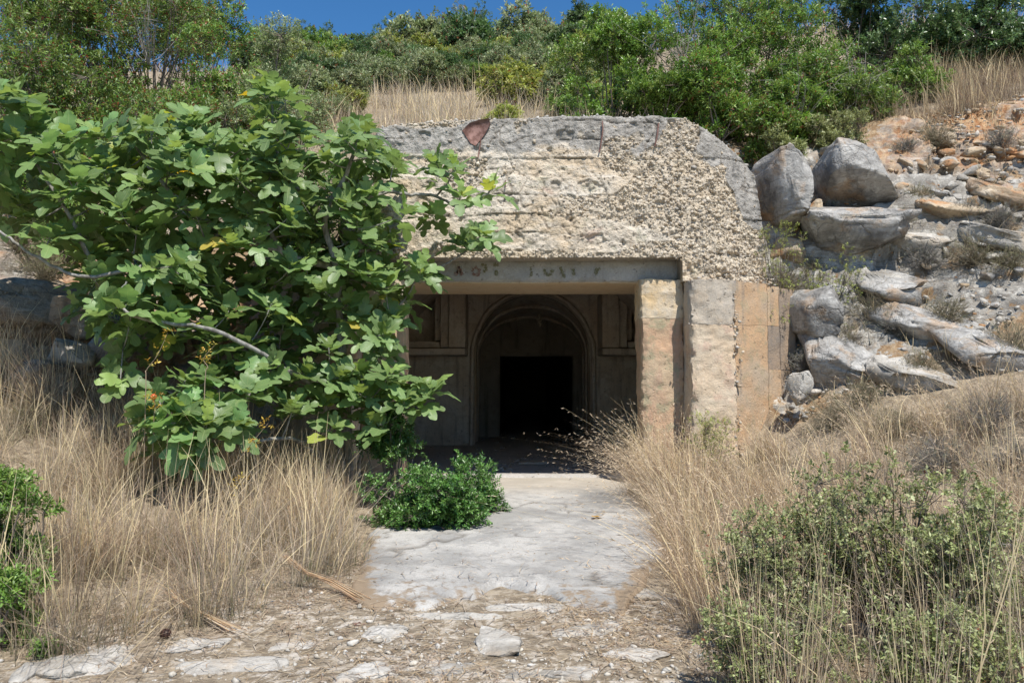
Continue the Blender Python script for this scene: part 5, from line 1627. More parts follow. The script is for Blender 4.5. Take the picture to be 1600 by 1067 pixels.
def open_shrub(label, seed, u, v, y, wpx, hpx, n_branch, n_sprig, kind, leaf, per=8, L=0.05, name='sage_shrub', twig=0.0011, flat=0.5):
    """A thin shrub: forked dark stems, leaves only in sprays at their ends."""
    rng = np.random.default_rng(seed)
    c = P(u, v, y)
    rx, rz = wpx / FPX * y, hpx / FPX * y
    base = on_ground(c[0], c[1], 0.03)
    bag = Bag()
    ends = []
    for _ in range(n_branch):
        d = norm(rng.normal(size=3) * np.array([1, flat, 0.8]) + np.array([0, -0.1, 0.3]))
        e = c + d * np.array([rx, rx * 0.7, rz]) * rng.uniform(0.55, 1.0)
        e[2] = max(e[2], float(H(e[0], e[1])[0]) + 0.06)
        mid = base + (e - base) * 0.5 + np.array([rng.normal(0, 0.05), rng.normal(0, 0.05), rng.uniform(-0.04, 0.10)])
        tt = np.linspace(0, 1, 8)[:, None]
        q = (1 - tt) ** 2 * base + 2 * tt * (1 - tt) * mid + tt ** 2 * e + rng.normal(0, 0.006, (8, 3))
        V, F = tube(q, np.linspace(0.0075, 0.0022, 8), 5)
        bag.add(V, F, np.array([0.10, 0.085, 0.075]) * rng.uniform(0.8, 1.6))
        for _k in range(5):
            i = rng.integers(3, 8)
            e2 = q[i] + norm(rng.normal(size=3) + np.array([0, 0, 0.6])) * rng.uniform(0.06, 0.2)
            e2[2] = max(e2[2], float(H(e2[0], e2[1])[0]) + 0.03)
            V, F = tube(np.array([q[i], (q[i] + e2) / 2 + rng.normal(0, 0.01, 3), e2]), [0.003, 0.0022, 0.0012], 4)
            bag.add(V, F, np.array([0.14, 0.12, 0.10]))
            ends.append(e2)
        ends.append(e)
    ends = np.array(ends)
    lobes = np.concatenate([ends, np.full((len(ends), 3), 0.075)], 1)
    V, F, C, c_, p_, tips, li = leaf_cloud(rng, lobes, n_sprig, per, L, leaf, GREEN[kind], 0.01, shell=0.1)
    v, f = sticks(p_, tips, twig, twig * 0.6)
    bag.add(v, f, np.array([0.17, 0.15, 0.11]))
    v, f = sticks(c_, p_, twig * 1.3, twig)
    bag.add(v, f, np.array([0.15, 0.13, 0.10]))
    t_ = thing(name, label, 'shrub', base)
    tv, tf, tc = bag.get()
    part('branches', tv, tf, M['twig'], t_, col=tc, kind='stuff')
    part('foliage', V, F, M['leaf'], t_, col=C, kind='stuff')


open_shrub('open pale green shrub with forked dark stems in the right foreground', 350, 1385, 838, 4.75, 170, 112, 70, 1150, 'sage', (0.030, 0.019))
open_shrub('pale green shrub left of the largest one in the right foreground', 351, 1240, 875, 4.6, 110, 80, 36, 1000, 'sage', (0.025, 0.014))
open_shrub('pale green shrub running out of the picture at the right edge', 352, 1540, 900, 4.3, 110, 110, 36, 1000, 'sage', (0.026, 0.015))
open_shrub('low leafy shrub at the bottom edge right of the path', 353, 1215, 1015, 3.95, 110, 60, 32, 750, 'sage', (0.025, 0.014))
open_shrub('low leafy shrub in the bottom right corner', 354, 1500, 1030, 3.8, 130, 60, 32, 750, 'sage', (0.025, 0.014))
open_shrub('yellow-green weed at the foot of the concrete pier', 355, 1118, 690, 9.2, 38, 32, 12, 420, 'broom', (0.024, 0.009), name='weed')
open_shrub('thin yellow-leaved twigs beside the end of the wing wall', 356, 1300, 440, 10.1, 42, 42, 12, 260, 'broom', (0.026, 0.012), name='weed')
open_shrub('yellow-green weed growing where wall shoulder and rock meet', 357, 1215, 375, 10.1, 30, 28, 10, 240, 'broom', (0.026, 0.010), name='weed')

# dry dwarf shrubs and tufts on the right slope


def dwarf(label, seed, u, v, r_px, kind='dry', n=260, leafy_=0.35, squash=0.75, name='dry_dwarf_shrub', yy=None):
    rng = np.random.default_rng(seed)
    g = ground_at(u, v + r_px * 0.6) if yy is None else P(u, v + r_px * 0.6, yy)
    r_ = r_px / FPX * g[1]
    n = int(n * 0.75)
    d = norm(rng.normal(size=(n, 3)) * np.array([1, 1, 0.75]) + np.array([-0.15, -0.35, 0.75]))
    e = g + d * np.array([1.15, 1.0, squash * 1.5]) * r_ * rng.uniform(0.55, 1.2, (n, 1))
    m_ = g + (e - g) * 0.5 + rng.normal(0, 0.08, (n, 3)) * r_
    bag = Bag()
    pal = GREEN[kind]
    c = pal[rng.integers(4, size=n)] * rng.uniform(0.7, 1.15, (n, 1))
    for A_, B_, a_, b_ in ((np.repeat(g[None], n, 0) + rng.normal(0, 0.1, (n, 3)) * r_, m_, 0.0030, 0.0023), (m_, e, 0.0023, 0.0014)):
        V, F = sticks(A_, B_, a_, b_)
        bag.add(V, F, np.repeat(c, 6, 0))
    e2 = np.repeat(m_ + (e - m_) * 0.5, 3, 0)
    V, F = sticks(e2, e2 + norm(rng.normal(size=e2.shape) + np.array([0, 0, 0.5])) * r_ * 0.28, 0.0014, 0.0008)
    bag.add(V, F, np.repeat(np.repeat(c, 3, 0), 6, 0) * 1.05)
    t_ = thing(name, label, 'shrub', g - np.array([0, 0, 0.02]))
    V, F, C = bag.get()
    part('twigs', V, F, M['twig'], t_, col=C, kind='stuff')
    if leafy_:
        lob = np.array([[*(g + (e[i] - g) * 0.85), 0.05 * r_ / 0.25, 0.05 * r_ / 0.25, 0.05 * r_ / 0.25] for i in range(0, n, 3)])
        V, F, C, *_ = leaf_cloud(rng, lob, int(n * leafy_ * 2), 7, 0.04, (0.018, 0.006), pal * np.array([0.85, 0.95, 0.75]), shell=0.2)
        part('foliage', V, F, M['leaf'], t_, col=C, kind='stuff')


for i, (u, v, r_, k, lab) in enumerate((
        (1310, 632, 55, 'dry', 'round brown-green dwarf shrub in front of the broad outcrop'),
        (1360, 470, 48, 'dry', 'dry bush tuft below the big flat slab'),
        (1520, 385, 46, 'dry', 'tall dry tuft on the right slope below the ashen cushions'),
        (1445, 395, 34, 'ashen', 'dead grey-brown tuft right of the big flat slab'),
        (1505, 322, 34, 'ashen', 'low ashen cushion plant under the orange rocks'),
        (1462, 205, 34, 'dry', 'dry tuft on the rim above the orange rocks'),
        (1565, 212, 32, 'ashen', 'rounded grey tuft at the upper right edge'),
        (1415, 225, 24, 'ashen', 'dark grey dead cushion beside the top of the rounded boulder'),
        (1300, 322, 20, 'ashen', 'small grey-leaved plant on the ledge between boulder and slab'),
        (1225, 430, 40, 'dry', 'drooping dry tuft beside the concrete shoulder'),
        (1270, 415, 30, 'dry', 'small dry tuft under the left end of the slab'),
        (1540, 640, 62, 'ashen', 'wide grey-brown dead bush below the smooth ledge'),
        (1470, 700, 58, 'ashen', 'grey-brown dead bush behind the pale green foreground shrub'),
        (1580, 520, 55, 'dry', 'dark dry bush at the right edge below the ledge'),
        (1410, 340, 30, 'dry', 'yellowish tuft right of the rounded boulder'),
        (1395, 655, 44, 'dry', 'dry brownish bush at the foot of the rocky slope'),
        (1580, 400, 30, 'dry', 'thin dry tuft at the right edge above the ledge'),
        (1585, 700, 50, 'ashen', 'grey twiggy bush at the right edge above the bare stones'),
        (1330, 520, 34, 'dry', 'small dry tuft above the broad outcrop'),
        (1480, 480, 36, 'dry', 'dry tuft growing on top of the smooth ledge'),
        (1260, 560, 32, 'ashen', 'grey tuft in the crack right of the wing wall'),
        (1440, 560, 36, 'dry', 'dry tuft between the broad outcrop and the dark split rock'),
        (1560, 330, 32, 'ashen', 'grey cushion among loose stones near the right edge'),
        (1400, 500, 34, 'ashen', 'ashen tuft right of the dry bush below the slab'),
        (1435, 300, 26, 'dry', 'orange-brown tuft beside the yellowish rock lump'),
        (1350, 610, 36, 'dry', 'dry tuft right of the round dwarf shrub'),
        (60, 640, 50, 'dry', 'tangled dry bush at the left edge below the rocks'))):
    dwarf(lab, 400 + i, u, v, r_, k)
for i, (u, v, r_, lab) in enumerate(((70, 410, 45, 'dry brown tuft hanging over the dark rocks at the left edge'), (30, 365, 40, 'small brown bush above the rocks at the far left'))):
    dwarf(lab, 450 + i, u, v, r_, 'dry', yy=9.4)

# hillside shrubs: a few kinds, each placed many times
rng = np.random.default_rng(91)
hill_kinds = []
for k, (kd, nm, wd) in enumerate((('oak', 'hill_shrub', 'dark green rounded shrub'), ('olive', 'hill_shrub', 'grey-green shrub'), ('mastic', 'hill_shrub', 'mid green bushy shrub'), ('broom', 'hill_shrub', 'low yellow-green broom bush'))):
    for var in range(2):
        lob = blob(np.random.default_rng(500 + k * 3 + var), 11, 0.75, 0.7, 0.5, 0.28, 0.46, -0.5)
        lob = [[l[0], l[1], l[2] + 0.62, *l[3:]] for l in lob]
        (V, F, C), (tv, tf, tc) = shrub_data(520 + k * 3 + var, lob, (0, 0, -0.1), 1500, 8, 0.13, (0.085, 0.038), GREEN[kd], twig=0.003, red=0.02)
        hill_kinds.append((nm, wd, mesh('foliage', V, F, M['leaf'], C), mesh('branches', tv, tf, M['twig'], tc)))


def hill_shrub(k, x, y, s, label, group, sink=0.08, sz=None):
    nm, wd, mf, mb = hill_kinds[k]
    t_ = thing(nm, label or wd, 'shrub', on_ground(x, y, sink), group)
    t_.rotation_euler = (0, 0, rng.uniform(0, 6.28))
    t_.scale = (s, s, (sz or s) * rng.uniform(0.85, 1.15))
    f_ = link('foliage', mf, t_)
    f_['kind'] = 'stuff'
    b_ = link('branches', mb, t_)
    b_['kind'] = 'stuff'


todo = {}
placed = []
for (n, y0, y1, s0, s1, ks) in ((66, 30, 41, 0.9, 1.7, (0, 0, 1, 2, 1, 0)), (76, 25, 31, 0.6, 1.15, (0, 1, 2, 1, 3)), (74, 19, 25.5, 0.4, 0.85, (1, 1, 2, 1, 0)), (22, 15, 20, 0.4, 0.8, (1, 3, 2, 1)), (36, 40, 47.5, 0.7, 1.4, (0, 0, 1, 2))):
    tries = 0
    got = 0
    while got < n and tries < 6000:
        tries += 1
        y = rng.uniform(y0, y1)
        x = rng.uniform(-0.32, 0.13) * y
        u = 800 + x / y * FPX
        if y < 22 and 540 < u < 880:
            continue
        s = rng.uniform(s0, s1)
        if any((x - a) ** 2 + (y - b) ** 2 < (0.5 * (s + c)) ** 2 for a, b, c in placed):
            continue
        placed.append((x, y, s))
        k = int(ks[rng.integers(len(ks))]) * 2 + int(rng.integers(2))
        wd = hill_kinds[k][1]
        zone = 'along the hilltop' if y > 38 else ('on the upper hillside' if y > 29 else ('on the middle of the hillside' if y > 22 else 'at the edge of the hillside grass'))
        todo.setdefault((wd, zone), []).append((u, k, x, y, s))
        got += 1
for (wd, zone), rows in todo.items():
    for i, (u, k, x, y, s) in enumerate(sorted(rows)):
        hill_shrub(k, x, y, s, f'{wd} {zone}, {ORD[i]} from the left', f'{wd}s {zone}')
# single shrubs that stand out
for (k, u, v, y, s, sz, lab) in ((6, 792, 165, 13.2, 0.42, 0.36, 'small olive-yellow broom cushion right behind the wall top'), (7, 860, 100, 18.0, 1.1, 0.9, 'yellow-green bush left of the glossy round shrub'),
                                 (6, 800, 118, 19.0, 1.0, 0.8, 'yellow-green bush above the hillside grass'), (4, 905, 130, 15.5, 0.7, 0.6, 'green bush at the foot of the glossy round shrub'),
                                 (2, 540, 140, 17.0, 0.8, 0.7, 'grey-green bush at the left end of the hillside grass')):
    c = P(u, v, y)
    hill_shrub(k, c[0], y, s, lab, None, 0.05, sz)
# slim trees on the ridge
for (u, vt, y, hh, lab) in ((600, 30, 43, 1.9, 'bushy small tree on the ridge at the left end of the skyline'), (715, 5, 44, 3.0, 'tallest pale green tree top on the ridge'), (752, 8, 44.5, 2.3, 'narrow dark treetop right of the tallest one on the ridge'),
                            (908, 2, 30, 2.6, 'thin crooked dark tree against the sky beside the right thicket'), (500, 40, 44, 1.6, 'small dark tree on the ridge at far left of the skyline'),
                            (462, 38, 44, 1.5, 'pointed little tree on the ridge above the white rock')):
    x = (u - 800) / FPX * y
    g = on_ground(x, y, 0.1)
    top = P(u, vt, y)[2]
    hh = max(1.5, top - g[2])
    rr = np.random.default_rng(int(u))
    lob = [[g[0] + rr.normal(0, 0.16) * hh * 0.35, y + rr.normal(0, 0.15), g[2] + hh * f, *(np.array([1, 1, 0.9]) * hh * (0.20 - 0.13 * f) * rr.uniform(0.8, 1.3))] for f in np.linspace(0.3, 0.94, 9)]
    (V, F, C), (tv, tf, tc) = shrub_data(int(u), lob, g, 700, 8, 0.15, (0.11, 0.045), GREEN['oak' if u != 715 else 'olive'], twig=0.004)
    t_ = thing('ridge_tree', lab, 'tree', g)
    part('trunk', tv, tf, M['twig'], t_, col=tc)
    part('crown', V, F, M['leaf'], t_, col=C, kind='stuff')

# ---------------------------------------------------------------- fig tree
def fig_leaf(seed, lobed=1.0, droop=0.3, fold=0.25):
    """Palmate leaf with petiole; origin at the petiole's foot, blade along +Y, about one unit long."""
    rng = np.random.default_rng(seed)
    half = [(0.09, -0.06), (0.21, -0.08), (0.33, 0.00), (0.37, 0.11), (0.31, 0.19), (0.19, 0.24), (0.24, 0.36), (0.38, 0.48), (0.45, 0.60), (0.40, 0.69), (0.29, 0.68), (0.14, 0.56), (0.20, 0.70), (0.235, 0.86), (0.15, 0.99)]
    wide = [(0.10, -0.09), (0.26, -0.08), (0.38, 0.04), (0.41, 0.18), (0.41, 0.25), (0.40, 0.30), (0.43, 0.40), (0.45, 0.52), (0.43, 0.62), (0.36, 0.68), (0.30, 0.70), (0.26, 0.74), (0.22, 0.80), (0.16, 0.90), (0.08, 0.98)]
    h = np.array(half) * lobed + np.array(wide) * (1 - lobed)
    h = h + rng.normal(0, 0.012, h.shape)
    h2 = h * np.array([-1, 1]) + rng.normal(0, 0.015, h.shape)
    spine = np.array([[0, 0], [0, 0.2], [0, 0.4], [0, 0.6], [0, 0.8], [0, 1.02]])
    ns = len(spine)
    pts = np.concatenate([spine, h, h2])
    F = []
    for side in (0, 1):
        o = ns + side * len(h)
        ring = [0] + [o + i for i in range(len(h))] + [5]
        for a, b in zip(ring[:-1], ring[1:]):
            ym = (pts[a, 1] + pts[b, 1]) / 2
            s_ = int(np.clip(round(ym / 0.2 - 0.1), 1, 4))
            F.append((s_, a, b) if side else (s_, b, a))
        # close the steps along the spine
        last = 0
        for i, (a, b) in enumerate(zip(ring[:-1], ring[1:])):
            s_ = int(np.clip(round((pts[a, 1] + pts[b, 1]) / 2 / 0.2 - 0.1), 1, 4))
            while last < s_ and last >= 0:
                if last == 0:
                    last = 1
                    continue
                F.append((last, a, last + 1) if side else (last, last + 1, a))
                last += 1
            last = max(last, s_)
    x, y = pts[:, 0], pts[:, 1]
    z = fold * np.abs(x) - 0.35 * x ** 2 - droop * np.clip(y, 0, 2) ** 2 + 0.035 * np.sin(9 * y + 4 * x + seed) + rng.normal(0, 0.008, len(x))
    V = np.stack([x, y + 0.36, z + 0.06], 1)
    nb = len(V)
    pet = np.array([[0, 0, 0], [0, 0.18, 0.05], [0, 0.37, 0.06]])
    tv, tf = tube(pet, [0.018, 0.013, 0.012], 3)
    V = np.concatenate([V, tv])
    uv = np.concatenate([pts, np.zeros((len(tv), 2)) + np.array([0.0, 0.3])])
    return V, [np.array(F), tf + nb], uv


m = NT('fig_leaf')
rnd = m.n('ObjectInfo', 5)
a = m.n('Attribute', 0, {'attribute_name': 'tint'})
uvn = m.n('UVMap', 0, {'uv_map': 'leaf_uv'})
ux, uy = m.n('SeparateXYZ', 0, None, i0=uvn), m.n('SeparateXYZ', 1, None, i0=uvn)
ax_ = m.math('ABSOLUTE', ux)
vein = None
for ang in (0.0, 0.72, 1.35):
    dd = m.math('ABSOLUTE', m.math('SUBTRACT', m.math('MULTIPLY', ax_, math.cos(ang)), m.math('MULTIPLY', uy, math.sin(ang))))
    vein = dd if vein is None else m.math('MINIMUM', vein, dd)
vf = m.ramp(vein, 0.022, 0.006)
rib = m.math('MULTIPLY', m.ramp(m.math('ABSOLUTE', m.math('SINE', m.math('MULTIPLY', m.math('SUBTRACT', uy, m.math('MULTIPLY', ax_, 0.75)), 34.0))), 0.22, 0.0), 0.35)
c0 = m.mix(1.0, (0.172, 0.278, 0.090), a, 'MULTIPLY')
c0 = m.n('HueSaturation', 0, None, Hue=m.math('ADD', 0.488, m.math('MULTIPLY', rnd, 0.03)), Saturation=0.95, Value=m.math('ADD', 0.75, m.math('MULTIPLY', rnd, 0.55)), Color=c0)
c1 = m.mix(m.math('MAXIMUM', m.math('MULTIPLY', vf, 0.8), rib), c0, m.mix(0.5, c0, (0.38, 0.45, 0.20)))
tcol = m.n('HueSaturation', 0, None, Hue=0.48, Saturation=1.15, Value=2.0, Color=c0)
hgt = m.math('MAXIMUM', vf, rib)
M['fig_leaf'] = m.surf(c1, 0.42, m.bump(m.math('MULTIPLY', hgt, -1.0), 0.004, 0.5), 0.4, 0.30, tcol)
m = NT('fig_bark')
n = m.noise(m.mapped(m.pos(), (1, 1, 0.4)), 16.0, 5, 0.6)
M['fig_bark'] = m.surf(m.mix(m.ramp(n, 0.35, 0.65), (0.15, 0.14, 0.125), (0.33, 0.315, 0.29)), 0.85, m.bump(n, 0.006), 0.2)

rng = np.random.default_rng(123)
LEAVES = [fig_leaf(1, 0.9, 0.30, 0.25), fig_leaf(2, 0.7, 0.12, 0.30), fig_leaf(3, 0.3, 0.45, 0.15), fig_leaf(4, 0.8, 0.05, 0.3), fig_leaf(5, 0.1, 0.25, 0.25), fig_leaf(6, 0.5, 0.6, 0.2), fig_leaf(7, 0.9, 0.5, 0.5), fig_leaf(8, 0.65, -0.1, 0.35), fig_leaf(9, 0.4, 0.2, 0.6), fig_leaf(10, 0.85, 0.75, 0.3)]
root = on_ground(P(548, 690, 8.85)[0], 8.85, 0.05)
fig = thing('fig_tree', 'large spreading fig tree with big lobed leaves half covering the bunker entrance', 'tree', root)
limbs = [
    ([None, (540, 610, 8.8), (530, 500, 8.7), (524, 420, 8.6), (508, 340, 8.55), (540, 275, 8.6), (556, 225, 8.6)], 0.060),
    ([None, (505, 630, 8.5), (430, 565, 8.0), (330, 516, 7.6), (262, 505, 7.5), (205, 492, 7.45), (185, 468, 7.45), (198, 440, 7.45)], 0.030),
    ([(524, 420, 8.6), (440, 395, 8.3), (350, 362, 8.1), (290, 320, 8.0), (240, 270, 8.0), (205, 215, 8.05)], 0.040),
    ([(350, 362, 8.1), (260, 405, 7.75), (150, 432, 7.5), (90, 420, 7.4), (40, 390, 7.35), (0, 362, 7.35), (-50, 330, 7.4)], 0.022),
    ([(508, 340, 8.55), (545, 322, 8.6), (600, 301, 8.7), (640, 304, 8.8), (682, 306, 8.85), (720, 326, 8.9), (752, 310, 8.9), (772, 293, 8.9)], 0.026),
    ([(682, 306, 8.85), (700, 285, 8.85), (712, 262, 8.85)], 0.012),
    ([(508, 340, 8.55), (460, 290, 8.5), (430, 230, 8.5), (425, 165, 8.5)], 0.030),
    ([None, (590, 640, 8.6), (635, 640, 8.45), (676, 612, 8.4)], 0.018),
    ([None, (470, 690, 8.3), (390, 690, 7.7), (330, 668, 7.35), (290, 650, 7.2)], 0.024),
    ([(524, 420, 8.6), (580, 430, 8.75), (640, 425, 8.95), (690, 415, 9.1), (738, 385, 9.2)], 0.020),
    ([(524, 500, 8.7), (590, 500, 8.8), (630, 470, 8.9), (655, 430, 8.95)], 0.022),
    ([(440, 395, 8.3), (400, 320, 8.2), (340, 250, 8.2), (310, 205, 8.2)], 0.028),
    ([(150, 432, 7.8), (110, 340, 7.7), (60, 260, 7.7), (40, 190, 7.75)], 0.024),
    ([(60, 260, 7.7), (10, 240, 7.6), (-40, 230, 7.6)], 0.016),
    ([(430, 565, 8.35), (400, 590, 8.0), (380, 640, 7.7)], 0.018),
]


def smooth_line(q, k=5):
    q = np.array(q)
    n = len(q)
    t = np.arange(n)
    tt = np.linspace(0, n - 1, (n - 1) * k + 1)
    out = np.zeros((len(tt), 3))
    for j, x in enumerate(tt):
        i = min(int(x), n - 2)
        f = x - i
        p0, p1, p2, p3 = q[max(i - 1, 0)], q[i], q[i + 1], q[min(i + 2, n - 1)]
        out[j] = 0.5 * (2 * p1 + (p2 - p0) * f + (2 * p0 - 5 * p1 + 4 * p2 - p3) * f * f + (3 * p1 - p0 - 3 * p2 + p3) * f ** 3)
    return out


nodes = []
node_r = []
for pts, r0 in limbs:
    q = [root if p_ is None else P(*p_) for p_ in pts]
    q = smooth_line(q)
    q[1:-1] += rng.normal(0, 0.006, (len(q) - 2, 3))
    rr = np.linspace(r0, max(0.009, r0 * 0.3), len(q))
    V, F = tube(q, rr, 8)
    part('trunk' if r0 >= 0.06 else 'limb', V, F, M['fig_bark'], fig, smooth=True)
    nodes += list(q[2:])
    node_r += list(rr[2:])
FIG = [(-40, 150), (20, 140), (45, 165), (100, 205), (140, 218), (185, 192), (240, 200), (300, 178), (335, 222), (392, 215), (398, 130), (445, 122), (458, 190), (500, 222), (560, 195), (600, 212), (640, 222), (690, 252),
       (712, 262), (745, 280), (775, 290), (720, 335), (768, 372), (735, 392), (690, 400), (672, 438), (640, 462), (632, 560), (655, 600), (660, 622), (645, 642), (620, 650), (590, 680), (520, 668), (450, 640), (395, 612), (390, 660), (350, 706),
       (250, 706), (205, 662), (250, 600), (330, 560), (300, 522), (230, 520), (190, 600), (165, 590), (175, 520), (105, 470), (130, 420), (70, 365), (-40, 330)]
tips = []
tries = 0
while len(tips) < 285 and tries < 30000:
    tries += 1
    u, v = rng.uniform(-40, 780), rng.uniform(120, 712)
    if not inside(FIG, np.array([u]), np.array([v]))[0]:
        continue
    dc = np.interp(u, [-40, 150, 300, 450, 600, 780], [7.55, 7.75, 7.95, 8.3, 8.75, 9.0])
    if v > 590 and u < 420:
        dc = np.interp(v, [590, 640, 710], [7.7, 7.3, 7.1])
    if u > 560 and v > 470:
        dc = 8.5
    y = dc + rng.uniform(-0.4, 0.6)
    if u < 620 and v < 600 and rng.random() < 0.3:
        y += 0.4
    if u > 600:
        y = min(y, 9.15)
    mn = 30 if u < 580 or v > 400 else 52
    if any((u - a_) ** 2 + (v - b_) ** 2 < mn ** 2 and abs(y - c_) < 0.45 for a_, b_, c_ in tips):
        continue
    tips.append((u, v, y))
back = 0
while back < 70:                                          # shaded shoots deeper in the crown
    u, v = rng.uniform(0, 620), rng.uniform(220, 600)
    if inside(FIG, np.array([u]), np.array([v]))[0]:
        tips.append((u, v, np.interp(u, [0, 300, 600], [8.3, 8.6, 9.2]) + rng.uniform(0, 0.35)))
        back += 1
# shoots the photograph shows clearly
tips += [(425, 140, 8.5), (430, 185, 8.45), (40, 165, 7.7), (300, 200, 8.1), (735, 385, 9.15), (676, 606, 8.4), (650, 628, 8.4), (770, 292, 8.9), (290, 640, 7.15), (340, 660, 7.2), (250, 655, 7.1), (310, 690, 7.1), (20, 145, 7.65), (565, 205, 8.55), (655, 430, 8.9), (712, 262, 8.85)]
tp = np.array([P(*t_) for t_ in tips])
nd = np.array(nodes)
nr = np.array(node_r)
d0 = np.array([np.min(((nd - t_) ** 2).sum(1)) for t_ in tp])
twig = Bag()
ends = []
for i in np.argsort(d0):
    t_ = tp[i]
    df = nd - t_
    cost = np.sqrt((df ** 2).sum(1)) + 0.35 * np.clip(df[:, 2] + 0.05, 0, 9)
    j = int(np.argmin(cost))
    s_ = nd[j]
    L = np.linalg.norm(t_ - s_)
    ctl = s_ * 0.45 + t_ * 0.55 + np.array([0, 0, -0.12 * L]) + rng.normal(0, 0.05, 3) * L
    tt = np.linspace(0, 1, 7)[:, None]
    q = (1 - tt) ** 2 * s_ + 2 * tt * (1 - tt) * ctl + tt ** 2 * t_
    r0 = min(nr[j] * 0.8, 0.007 + 0.012 * L)
    V, F = tube(q, np.linspace(max(r0, 0.006), 0.0055, 7), 6)
    twig.add(V, F)
    nd = np.concatenate([nd, q[1:5]])
    nr = np.concatenate([nr, np.linspace(r0, 0.006, 7)[1:5]])
    ends.append((t_, norm(norm(t_ - ctl) * 0.7 + np.array([0, -0.12, 0.65]))))
V, F, _ = twig.get()
part('twigs', V, F, M['fig_bark'], fig, smooth=True, kind='stuff')
# leaves: a rosette round every shoot end
leafs = []
for (t_, ax0) in ends:
    k = rng.integers(7, 11)
    ref = norm(np.cross(ax0, np.array([0.2, 0.9, 0.1])))
    ref2 = np.cross(ax0, ref)
    ph0 = rng.uniform(0, 6.28)
    for q in range(k):
        f = q / k
        ph = ph0 + q * 2.4
        rad = ref * math.cos(ph) + ref2 * math.sin(ph)
        yv = norm(rad * (0.95 - 0.40 * f) + ax0 * (0.25 + 0.8 * f) + np.array([0.03, -0.14, -0.08]) + rng.normal(0, 0.13, 3))
        nrm_ = np.array([0.12, -0.38, 0.70]) + 0.55 * ax0 - 0.35 * rad + rng.normal(0, 0.26, 3)
        nrm_ = norm(nrm_ - yv * np.dot(nrm_, yv))
        xv = np.cross(yv, nrm_)
        size = rng.uniform(0.19, 0.27) * (1.0 - 0.45 * f ** 2) * (1.05 if t_[1] < 7.6 else 1.0)
        p_ = t_ - ax0 * (1 - f) * 0.12
        tint = np.array([1.0, 1.0, 1.0]) * rng.uniform(0.65, 1.25)
        if f > 0.7:
            tint = tint * np.array([1.35, 1.25, 1.0])
        z = rng.random()
        if z < 0.004:
            tint = np.array([4.2, 2.1, 0.9]) * rng.uniform(0.7, 1.1)
        elif z < 0.018:
            tint = np.array([2.3, 1.7, 0.9])
        leafs.append((p_, xv, yv, nrm_, size, int(rng.integers(len(LEAVES))), tint))
score = []
for (p_, xv, yv, nrm_, size, k, tint) in leafs:
    c_ = p_ + yv * size * 0.8
    view = norm(CAM - c_)
    score.append(size * (0.3 + abs(np.dot(nrm_, view))) / c_[1] ** 2.5)
order = np.argsort(score)[::-1]
GL = np.array([1.0, 1.0, 1.0])
shared = {}
rest = Bag()
rest_uv, rest_col = [], []
for rank, i in enumerate(order):
    p_, xv, yv, nrm_, size, k, tint = leafs[i]
    V0, F0, uv0 = LEAVES[k]
    if rank < 290:
        cls = 2 if tint[0] > 3 else (1 if tint[0] > 1.6 else 0)
        if (k, cls) not in shared:
            shared[(k, cls)] = mesh('leaf', V0, F0, M['fig_leaf'], np.tile([(1.0, 1.0, 1.0), (2.0, 1.6, 0.9), (4.0, 2.1, 0.9)][cls], (len(V0), 1)), True, None, uv0)
        o = link('leaf', shared[(k, cls)], fig)
        Mx = Matrix(((xv[0] * size, yv[0] * size, nrm_[0] * size, p_[0] - root[0]), (xv[1] * size, yv[1] * size, nrm_[1] * size, p_[1] - root[1]), (xv[2] * size, yv[2] * size, nrm_[2] * size, p_[2] - root[2]), (0, 0, 0, 1)))
        o.matrix_local = Mx
        if cls == 2:
            o['label'] = 'leaf turned yellow-orange'
    else:
        W = p_ + size * (V0[:, :1] * xv + V0[:, 1:2] * yv + V0[:, 2:3] * nrm_)
        n0 = rest.n
        rest.add(W, F0[0])
        rest.Q.append(F0[1] + n0)
        rest_uv.append(uv0)
        rest_col.append(np.tile(tint, (len(V0), 1)))
V, F, _ = rest.get()
o = link('foliage', mesh('foliage', V - root, F, M['fig_leaf'], np.concatenate(rest_col), True, None, np.concatenate(rest_uv)), fig)
o['kind'] = 'stuff'

# fallen yellow leaves, dark cone, young pomegranate
m = NT('fallen_leaf')
n = m.noise(m.obj(), 6.0, 4, 0.6)
M['fallen'] = m.surf(m.mix(m.ramp(n, 0.4, 0.65), (0.62, 0.36, 0.08), (0.40, 0.20, 0.05)), 0.6, None, 0.3, 0.2)
for (u, v, sc, rz, lab) in ((836, 919, 0.115, 0.9, 'curled yellow-orange fallen leaf at the front edge of the path'), (932, 808, 0.115, 2.4, 'smaller yellow fallen leaf lying on the concrete path'),
                            (560, 976, 0.075, 1.2, 'brown curled dead leaf on the straw left of the path'), (1085, 935, 0.07, 0.3, 'brown dead leaf under the grass right of the path')):
    V, F, uv = fig_leaf(int(u), 0.5, -0.35, 0.55)
    V = V.copy()
    V[:, 2] += 0.10 + 0.25 * V[:, 0] ** 2
    a_ = np.array(Matrix.Rotation(rz, 3, 'Z'))
    g = ground_at(u, v)
    if v < 850:
        d = P(u, v, 1.0) - CAM
        for yy in np.arange(4.5, 9, 0.01):
            w_ = CAM + d * yy
            if w_[2] <= np.interp(yy, [5.0, 5.8, 7.5, 9.0], [0.06, 0.12, 0.215, 0.275]) + 0.012:
                g = w_
                break
    V = V[:-9] * np.array([1, 1, 0.3])
    F = [F[0]]
    V = (V - np.array([0, 0.8, 0])) * sc
    V[:, 2] -= V[:, 2].min()
    solo('fallen_leaf', V @ a_.T + g + np.array([0, 0, 0.002]), F, M['fallen'] if v < 925 else M['rust'], lab, 'leaf', smooth=True)
g = ground_at(259, 997)
V, F = ICO3
V = V * np.array([0.034, 0.032, 0.033])
f1, f2, _ = worley(V * 95, 3)
